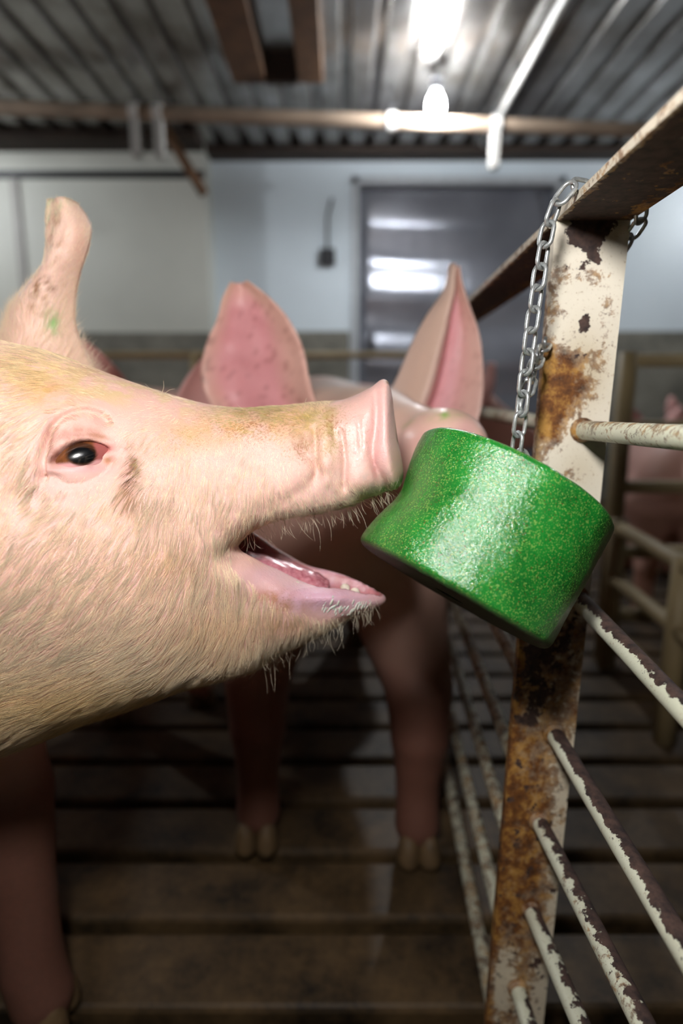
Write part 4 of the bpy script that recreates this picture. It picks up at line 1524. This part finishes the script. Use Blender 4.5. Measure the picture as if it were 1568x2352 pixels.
strands, srad, scol = [], [], []
fc1 = V1[Q1].mean(1)
fpx, fpy = near_px(fc1)
reg = (fc1[:, 0] > -0.34) & (fc1[:, 2] > 0.42)
nearside = fc1[:, 1] < YM + 0.012
roots, vi = scatter(V1, Q1, 170000, reg * np.where(nearside, 1.0, 0.12) * np.where(fpy < 1180, 1.35, 1.0))
nr = N1[vi]
hpx, hpy = near_px(roots)
dirv, ln, lift, den = hair_field(hpx, hpy)
keep = rng.random(len(roots)) < den
sde = poly_sd(EYE, hpx, hpy)
keep &= ~((sde > -16) | ((sde > -46) & (rng.random(len(roots)) < 0.7)))
mo_r = np.minimum(np.minimum(chain_dist(roots, TROUGH), chain_dist(roots, PALATE)), chain_dist(roots, THROAT))
keep &= mo_r > 0.006
lipd = pl_dist([(540, 1285), (640, 1345), (720, 1372), (800, 1378), (886, 1378)], hpx, hpy)
keep &= ~((lipd < np.interp(hpx, [540, 640, 740, 886], [14, 34, 44, 30])))
keep &= ~((np.exp(-((hpx - 810) / 75) ** 2 - ((hpy - 1000) / 95) ** 2) > 0.35) | ((hpx > 838) & (hpy < 1090)))
roots, nr, dirv, ln, lift, hpx, hpy = [a[keep] for a in (roots, nr, dirv, ln, lift, hpx, hpy)]
n = len(roots)
ang = (vnoise(roots, 60, 1) - 0.5) * 0.5 + (vnoise(roots, 160, 2) - 0.5) * 0.7 + (vnoise(roots, 420, 6) - 0.5) * 0.6 + rng.normal(0, 0.13, n)
ca_, sa_ = np.cos(ang), np.sin(ang)
d3 = np.stack([dirv[:, 0] * ca_ - dirv[:, 1] * sa_, np.zeros(n), -(dirv[:, 0] * sa_ + dirv[:, 1] * ca_)], 1)
d3 -= nr * (d3 * nr).sum(1)[:, None]
d3 /= np.maximum(np.linalg.norm(d3, axis=1), 1e-6)[:, None]
LEN = ln * 0.00118 * np.clip(rng.normal(1.0, 0.25, n), 0.4, 1.7)
NS = 5
ts = np.linspace(0, 1, NS)
bend = rng.normal(0, 0.12, n)
side_v = np.cross(nr, d3)
S = roots[:, None] - nr[:, None] * 0.0005 + LEN[:, None, None] * (d3[:, None] * ts[None, :, None] + nr[:, None] * (lift[:, None] * (ts - 0.55 * ts ** 2)[None])[..., None]
                                                               + side_v[:, None] * (bend[:, None] * (ts ** 2)[None])[..., None])
S[:, :, 2] -= LEN[:, None] * 0.10 * ts ** 2
cell = np.floor((roots + 0.0022 * (np.stack([vnoise(roots, 260, q) for q in (21, 22, 23)], 1) - 0.5)) / 0.0042).astype(np.int64)
key = cell[:, 0] * 73856093 ^ cell[:, 1] * 19349663 ^ cell[:, 2] * 83492791
_, inv = np.unique(key, return_inverse=True)
cntc = np.bincount(inv).astype(float)
tipm = np.stack([np.bincount(inv, S[:, -1, q]) / cntc for q in range(3)], 1)[inv]
pull = (0.62 * sstep(0.006, 0.011, LEN) * (0.5 + rng.random(n) * 0.6))[:, None, None]
S = S + pull * (tipm - S[:, -1])[:, None] * (ts ** 1.6)[None, :, None]
r0 = 0.000074 * np.clip(rng.normal(1, 0.2, n), 0.5, 1.5)
RAD = r0[:, None] * np.interp(ts, [0, .5, 1], [1.0, 0.85, 0.25])
hb = np.tile(np.array(lin(240, 224, 198)), (n, 1))
for (bx, by, rx, ry, cc, st) in [(250, 1620, 360, 80, (228, 198, 138), .75), (100, 850, 220, 60, (226, 204, 146), .6), (520, 1430, 110, 80, (242, 214, 176), .6), (700, 1470, 120, 40, (236, 226, 206), .7),
                                 (680, 960, 80, 40, (206, 176, 96), .6), (580, 945, 80, 18, (164, 152, 70), .7), (309, 1080, 18, 46, (104, 60, 28), .98), (300, 1130, 26, 30, (180, 134, 80), .6), (750, 1160, 100, 30, (222, 212, 190), .6), (110, 900, 50, 40, (212, 168, 92), .6),
                                 (430, 1000, 90, 30, (206, 170, 110), .5), (400, 1270, 80, 50, (230, 196, 146), .4), (650, 1425, 60, 30, (196, 150, 100), .5)]:
    w = (st * np.exp(-((hpx - bx) / rx) ** 2 - ((hpy - by) / ry) ** 2))[:, None]
    hb = hb * (1 - w) + np.array(lin(*cc)) * w
hb = hb * np.clip(0.62 + 0.75 * vnoise(roots, 500, 8) + rng.normal(0, 0.14, n), 0.4, 1.3)[:, None]
strands.append(S); srad.append(RAD); scol.append(hb)


def long_hairs(list_, r=0.00013):
    """single whiskers: pixel of root, pixel offset of tip, curl"""
    for (x, y, dx_, dy_, cu) in list_:
        k = np.argmin((px1 - x) ** 2 + (py1 - y) ** 2 + 1e6 * ((V1[:, 1] > YM) | (mo < 0.004)))
        rt = V1[k]
        dpt = rt[1] * CP - (rt[2] - CAM_Z) * SP
        mpp = dpt / F_PX
        tip = np.array([dx_ * mpp, rng.normal(0, .004) - 0.003, -dy_ * mpp])
        pr_ = np.array([-tip[2], 0, tip[0]])
        s_ = rt + ts[:, None] * tip + (np.sin(math.pi * ts) * cu)[:, None] * pr_
        strands.append(s_[None]); srad.append((r * np.interp(ts, [0, .6, 1], [1, .8, .3]))[None]); scol.append(np.array([lin(244, 232, 206)]))


WH = [(612, 1540, 10, 75, .05), (634, 1530, 6, 78, -.03), (640, 1528, 4, 85, .04), (680, 1490, -10, 84, -.06), (600, 1548, -22, 40, .1), (770, 1458, 8, 70, -.12), (815, 1435, -18, 75, -.2), (822, 1430, 8, 40, .1),
      (845, 1412, 12, 32, -.2), (858, 1405, 5, 36, -.25), (735, 1470, -30, 60, -.15), (700, 1490, -14, 44, .1), (790, 1448, -8, 60, .15), (835, 1418, 14, 26, .2), (760, 1462, -12, 46, .1),
      (566, 1240, -16, 34, .2), (580, 1230, 26, 40, -.15), (596, 1224, 30, 44, .15), (610, 1218, 28, 52, -.1), (628, 1212, 22, 48, .1), (645, 1208, 4, 52, .12), (655, 1205, 30, 50, -.12), (668, 1203, 12, 44, -.1),
      (684, 1200, 36, 60, -.1), (700, 1198, 14, 40, .1), (712, 1196, 26, 80, .12), (730, 1194, -2, 70, -.08), (745, 1192, 20, 66, .1), (765, 1186, 12, 34, -.1), (782, 1182, 10, 40, .1), (805, 1176, 22, 56, -.1),
      (820, 1172, 30, 66, .06), (835, 1165, 12, 30, -.1), (850, 1160, 26, 48, .1), (868, 1152, 24, 60, -.25), (880, 1148, 20, 30, -.1), (892, 1142, 16, 46, -.3), (900, 1138, 22, 26, .2),
      (360, 898, -22, -16, .1), (372, 900, 8, -26, -.1), (378, 903, 28, -10, .1), (250, 862, -20, -8, .1), (330, 888, -24, -10, .05), (700, 930, 4, -16, .1), (560, 940, -10, -12, .1)]
long_hairs(WH)
LIPX = [(560, 1248), (600, 1224), (650, 1206), (700, 1197), (760, 1187), (820, 1171), (870, 1152), (900, 1138)]
CHX = [(640, 1512), (690, 1486), (740, 1462), (780, 1440), (820, 1418), (860, 1400)]
extra = []
for _ in range(90):
    x = rng.uniform(560, 900)
    extra.append((x, np.interp(x, *zip(*LIPX)) - rng.uniform(0, 14), rng.normal(10, 9), rng.uniform(16, 42), rng.normal(0, .12)))
for _ in range(110):
    x = rng.uniform(600, 862)
    extra.append((x, np.interp(x, *zip(*CHX)) - rng.uniform(0, 24), rng.normal(0, 8), rng.uniform(14, 40), rng.normal(0, .15)))
long_hairs(extra, 0.00010)
# hair of the far ear
fce = E1[0]
q_ = E1[1]
rts, vie = scatter(fce, q_, 5200)
ne = normals_of(fce, q_)[vie]
epx, epy = PROJ(rts)
tipd = np.tile(np.array([0.35, 0, 0.95]), (len(rts), 1))
tipd[:, 0] += (epx - 110) / 200 * 0.5
outw = sstep(160, 200, epx)
tipd[:, 0] += 0.5 * outw
tipd -= ne * (tipd * ne).sum(1)[:, None]
tipd += rng.normal(0, 0.2, tipd.shape)
tipd /= np.linalg.norm(tipd, axis=1)[:, None]
le = (np.interp(epy, [480, 640, 760, 850], [3, 5, 11, 14]) * 0.001 * np.clip(rng.normal(1, .25, len(rts)), .4, 1.6))
S = rts[:, None] + le[:, None, None] * (tipd[:, None] * ts[None, :, None] + ne[:, None] * (0.35 * (ts - 0.5 * ts ** 2))[None, :, None])
hb = np.tile(np.array(lin(244, 226, 200)), (len(rts), 1))
w = np.exp(-((epx - 118) / 16) ** 2 - ((epy - 745) / 26) ** 2)[:, None] * 0.8
hb = hb * (1 - w) + np.array(lin(130, 206, 110)) * w
strands.append(S); srad.append(np.tile(0.000085 * np.interp(ts, [0, .5, 1], [1, .85, .25]), (len(rts), 1))); scol.append(hb)

S = np.concatenate(strands); RA = np.concatenate(srad); SCc = np.concatenate(scol)
hc = bpy.data.hair_curves.new('bristles')
hc.add_curves([NS] * len(S))
hc.attributes['position'].data.foreach_set('vector', (S - base1).astype(np.float32).ravel())
ra = hc.attributes.get('radius') or hc.attributes.new('radius', 'FLOAT', 'POINT')
ra.data.foreach_set('value', RA.astype(np.float32).ravel())
ca2 = hc.attributes.new('hcol', 'FLOAT_COLOR', 'CURVE')
ca2.data.foreach_set('color', np.concatenate([SCc, np.ones((len(SCc), 1))], 1).astype(np.float32).ravel())
hc.materials.append(MAT['hair'])
ho = bpy.data.objects.new('bristles', hc)
COL.objects.link(ho); ho.parent = pig1
ho['kind'] = 'stuff'

# ------------------------------------------------------------------ second pig, behind the block
G = Grid(np.arange(-0.40, 0.36, 0.0065), np.concatenate([np.arange(0.54, 1.10, 0.0065), np.arange(1.10, 2.06, 0.014)]), np.arange(-0.02, 0.86, 0.0065))
G.chain([(0.098, .618, .690, .0405), (0.080, .68, .690, .046), (0.045, .78, .690, .066), (0.012, .90, .672, .086), (-0.01, 1.0, .63, .13), (-0.02, 1.15, .58, .175), (-0.05, 1.45, .58, .205), (-0.08, 1.80, .60, .175)], 0.03)
G.chain([(0.085, .655, .660, .028), (0.035, .80, .61, .070), (-0.01, .97, .52, .125)], 0.04)
for (xa, xb, yy) in ((-0.10, -0.142, .93), (0.08, 0.125, .90)):
    G.chain([(xa, yy + .10, .46, .095), (xb, yy + .02, .28, .055), (xb + .002, yy, .20, .046), (xb, yy, .11, .034), (xb, yy - .01, .05, .037)], 0.03)
for (xb) in (-0.19, 0.05):
    G.chain([(xb, 1.75, .48, .12), (xb, 1.72, .32, .07), (xb, 1.82, .21, .042), (xb, 1.79, .08, .036), (xb, 1.77, .04, .037)], 0.03)
# snout disc with rim and nostrils
sd = np.array([0.098, .618, .690]); sa = np.array([0.30, -0.94, 0.10]); sa /= np.linalg.norm(sa)
G.chain([(*(sd + sa * 0.010), .044), (*(sd + sa * 0.016), .043)], 0.008)
sx_ = np.cross(sa, [0, 0, 1]); sx_ /= np.linalg.norm(sx_)
G.cone(sd + sa * 0.075, sd + sa * 0.085, 0.030, 0.030, 0.004, True)
for s in (-1, 1):
    c0 = sd + sa * 0.058 + sx_ * s * 0.015
    G.cone(c0, c0 - sa * 0.02, 0.008, 0.006, 0.004, True)
for s in (-1, 1):   # eye hollows
    fw = np.array([0.30, -0.94, 0.0]); rt = np.array([0.94, 0.30, 0]) * s
    c0 = np.array([0.030, .83, .705]) + rt * 0.075
    G.cone(c0, c0 + rt * 0.01, 0.012, 0.012, 0.01, True)
V2, Q2 = G.mesh()
del G
p2x, p2y = PROJ(V2)
col2 = paint((238, 198, 180), p2x, p2y, [(1010, 955, 60, 18, (206, 190, 150), .6, .3), (1025, 955, 22, 9, (110, 190, 60), .95, .2), (940, 985, 14, 18, (150, 176, 70), .8, .3), (1070, 985, 30, 24, (226, 168, 172), .6, 0),
                                         (820, 900, 120, 40, (238, 214, 192), .6, 0), (960, 1010, 50, 40, (206, 150, 150), .5, 0), (1000, 1040, 30, 20, (180, 110, 110), .5, 0)], V2)
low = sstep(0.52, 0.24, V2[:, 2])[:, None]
col2 = col2 * (1 - 0.92 * low) + np.array(lin(84, 42, 26)) * 0.92 * low  # legs and lower chest darkened, their shade put into the skin colour
wet2 = 0.02 + 0.55 * np.exp(-((p2x - 1000) / 80) ** 2 - ((p2y - 990) / 50) ** 2)
parts_V, parts_Q, parts_c, parts_w = [V2], [Q2], [col2], [wet2]
YQ = 0.87
EA = ear_vf([(505, 960, YQ), (470, 900, YQ), (460, 850, YQ), (474, 790, YQ), (497, 735, YQ - .005), (511, 685, YQ - .008), (530, 648, YQ - .01)],
            [(735, 960, YQ - .02), (712, 880, YQ - .02), (695, 800, YQ - .02), (664, 735, YQ - .02), (618, 683, YQ - .015), (566, 644, YQ - .01)],
            lambda u, v: 0.035 * math.sin(math.pi * u) * (1 - 0.6 * v) + 0.006 * math.sin(3 * math.pi * u) * (1 - v), 0.006, wav=0.010, seed=3)
c = ear_col(EA[0], EA[2], EA[3], EA[4], (238, 164, 170), (240, 200, 186), (244, 200, 182), (160, 90, 74), 0.45, 8)
ex, ey = PROJ(EA[0])
w = (sstep(0.10, 0.0, EA[2]) * sstep(0.45, 0.6, fbm(EA[0], 60, 5)) * sstep(0.75, 0.6, EA[3]))[:, None]
c = c * (1 - 0.7 * w) + np.array(lin(96, 62, 54)) * 0.7 * w
join(EA[0], EA[1], c, np.full(len(c), 0.15))
earB = lambda u, v: (np.interp(u, [0, .18, .36, .50, .75, 1], [0.035, 0.004, -0.012, 0.038, 0.030, -0.004]) * (1 - 0.55 * v))
EB = ear_vf([(880, 940, YQ), (915, 868, YQ), (948, 790, YQ), (982, 725, YQ), (1022, 665, YQ), (1032, 630, YQ), (1036, 604, YQ)],
            [(1080, 1020, YQ - .03), (1104, 930, YQ - .02), (1108, 850, YQ - .01), (1100, 770, YQ), (1078, 705, YQ), (1060, 650, YQ), (1054, 612, YQ)], earB, 0.006, nu=34, wav=0.006, seed=9)
c = ear_col(EB[0], EB[2], EB[3], EB[4], (240, 176, 182), (240, 208, 190), (244, 204, 188), (160, 96, 80), 0.25, 11)
w = sstep(0.44, 0.32, EB[2])[:, None] * (EB[4][:, None] == 0)
c = c * (1 - w) + np.array(lin(238, 204, 184)) * w
join(EB[0], EB[1], c, np.full(len(c), 0.15))
base2 = np.array([-0.03, 1.35, 0.0])
PV2 = np.concatenate(parts_V); PQ2 = np.concatenate(parts_Q)
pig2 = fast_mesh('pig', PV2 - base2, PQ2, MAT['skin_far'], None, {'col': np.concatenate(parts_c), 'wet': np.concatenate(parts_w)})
pig2.location = tuple(base2)
tag(pig2, 'pig facing us with two upright pink ears, its snout behind the green block', 'pig')
for s in (-1, 1):
    rt = np.array([0.94, 0.30, 0]) * s
    c0 = np.array([0.030, .83, .705]) + rt * 0.064
    V, Fc = sphere_vf(c0, 0.012, 16, 10)
    mesh_obj('eye', V - base2, Fc, MAT['eye'], pig2, smooth=True, attrs={'col': np.tile(lin(24, 16, 14), (len(V), 1))})
for (x, y) in ((-0.142, .905), (0.125, .875), (-0.19, 1.755), (0.05, 1.755)):
    hoof(pig2, base2, x, y, (0, -1))

# ------------------------------------------------------------------ other pigs of the barn (one body, copied)
G = Grid(np.arange(-0.78, 0.86, 0.012), np.arange(-0.26, 0.26, 0.010), np.arange(-0.02, 0.90, 0.010))
G.chain([(-0.52, 0, .60, .17), (-0.2, 0, .60, .20), (0.12, 0, .58, .185), (0.34, 0, .60, .15), (0.50, 0, .645, .105), (0.62, 0, .60, .072), (0.72, 0, .56, .050), (0.765, 0, .545, .046)], 0.04)
G.chain([(0.44, 0, .56, .10), (0.66, 0, .525, .040)], 0.04)
for s in (-1, 1):
    G.chain([(0.22, s * .09, .48, .10), (0.25, s * .10, .30, .055), (0.25, s * .10, .14, .036), (0.255, s * .10, .045, .037)], 0.03)
    G.chain([(-0.48, s * .09, .50, .13), (-0.42, s * .10, .34, .075), (-0.53, s * .10, .22, .042), (-0.50, s * .10, .05, .037)], 0.03)
G.chain([(-0.66, 0, .68, .016), (-0.72, 0.02, .62, .012), (-0.73, 0.03, .54, .008)], 0.02)
V3, Q3 = G.mesh()
del G
n3 = fbm(V3, 9, 4)[:, None]
col3 = np.array(lin(226, 176, 166)) * (1 - n3 * 0.5) + np.array(lin(206, 168, 140)) * n3 * 0.5
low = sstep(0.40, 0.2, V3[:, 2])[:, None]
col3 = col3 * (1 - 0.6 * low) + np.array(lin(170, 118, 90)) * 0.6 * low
allV, allQ, allc = [V3], [Q3], [col3]
for s in (-1, 1):
    nu, nv = 10, 12
    Ve = []
    for k in (0, 1):
        for i in range(nv):
            v = i / (nv - 1)
            hw = 0.062 * math.sin(math.pi * (0.30 + 0.70 * v)) ** 0.8 + 0.004
            for j in range(nu):
                u = j / (nu - 1) * 2 - 1
                Ve.append((0.47 + 0.02 * v + 0.03 * u * u - 0.02 + (0.004 if k else 0), s * (0.075 + u * hw * 0.9 + 0.05 * v), 0.70 + 0.165 * v))
    Qe = []
    o_ = nu * nv
    for i in range(nv - 1):
        for j in range(nu - 1):
            a = i * nu + j
            Qe.append((a, a + 1, a + nu + 1, a + nu)); Qe.append((o_ + a, o_ + a + nu, o_ + a + nu + 1, o_ + a + 1))
        a = i * nu; Qe.append((a, a + nu, o_ + a + nu, o_ + a)); a += nu - 1; Qe.append((a, o_ + a, o_ + a + nu, a + nu))
    for j in range(nu - 1):
        a = (nv - 1) * nu + j
        Qe.append((a, a + 1, o_ + a + 1, o_ + a))
    allQ.append(np.array(Qe) + sum(len(v) for v in allV)); allV.append(np.array(Ve)); allc.append(np.tile(lin(240, 186, 180), (len(Ve), 1)))
PV3 = np.concatenate(allV)
proto_me = None
HERD = [((-0.54, 1.57, 0), -65, 0.97, 'pig standing behind the cheek of the front pig, pale ears showing'),
        ((-1.30, 1.75, 0), -70, 0.95, 'unseen pig added behind the shoulder of the front pig to shade the floor'),  # added out of view to block light from the far bulbs
        ((-0.78, 2.86, 0), 5, 0.97, 'blurred pig far back, side on, before the beige wall, added to shade the floor'),  # added to block light from behind
        ((0.10, 2.55, 0), 12, 1.0, 'blurred pig far behind between the two upright pink ears'),
        ((1.22, 2.30, 0), 70, 0.80, 'dim pig standing in the pen beyond the rusty post'),
        ((1.95, 2.95, 0), 100, 0.84, 'dim pig by the yellow rails of the pen beyond the post')]
proto = None
for (lc, rot, scl, lab) in HERD:
    if proto is None:
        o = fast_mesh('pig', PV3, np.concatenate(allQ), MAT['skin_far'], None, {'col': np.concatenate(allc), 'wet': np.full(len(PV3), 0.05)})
        kids = []
        for s in (-1, 1):
            V, Fc = sphere_vf((0.575, s * 0.080, .655), 0.014, 14, 9)
            kids.append(mesh_obj('eye', V, Fc, MAT['eye'], o, smooth=True, attrs={'col': np.tile(lin(24, 16, 14), (len(V), 1))}))
            hoof(o, np.zeros(3), 0.258, s * .10); hoof(o, np.zeros(3), -0.497, s * .10)
        proto = o
    else:
        o = proto.copy(); COL.objects.link(o)
        for ch in proto.children:
            c2 = ch.copy(); COL.objects.link(c2); c2.parent = o
    o.location = lc; o.rotation_euler = (0, 0, math.radians(rot)); o.scale = (scl,) * 3
    tag(o, lab, 'pig', 'pigs standing further back in the barn')


# ------------------------------------------------------------------ pen dividers in the background
def pen(name, a, b, heights, posts, label, r=0.018):
    a = np.array(a, float); b = np.array(b, float)
    root = empty(name, tuple(a)); tag(root, label, 'pen fence')
    for h in heights:
        tube('rail', line(np.array([0, 0, h]), b - a + np.array([0, 0, h]), 4), r, MAT['yellow'], root, 10)
    for t in posts:
        q = (b - a) * t
        tube('post', [q, q + np.array([0, 0, heights[0] + 0.02])], r * 1.3, MAT['yellow'], root, 10)


pen('pen_divider', (-3.2, 3.15, 0), (0.42, 3.15, 0), [0.93, 0.72, 0.52, 0.32, 0.14], [0, .22, .45, .68, 1], 'yellowed pipe pen divider across the barn behind the pigs')
pen('pen_divider', (0.74, 1.62, 0), (3.6, 1.62, 0), [0.83, 0.66, 0.5, 0.32, 0.14], [0, .1, .4, .7, 1], 'yellowed pipe pen divider on the pale wall side beyond the rusty post')
pen('pen_divider', (0.73, 1.57, 0), (0.68, 0.85, 0), [0.40, 0.26, 0.12], [0, .5, 1], 'low pipe divider running towards us beyond the rusty post')
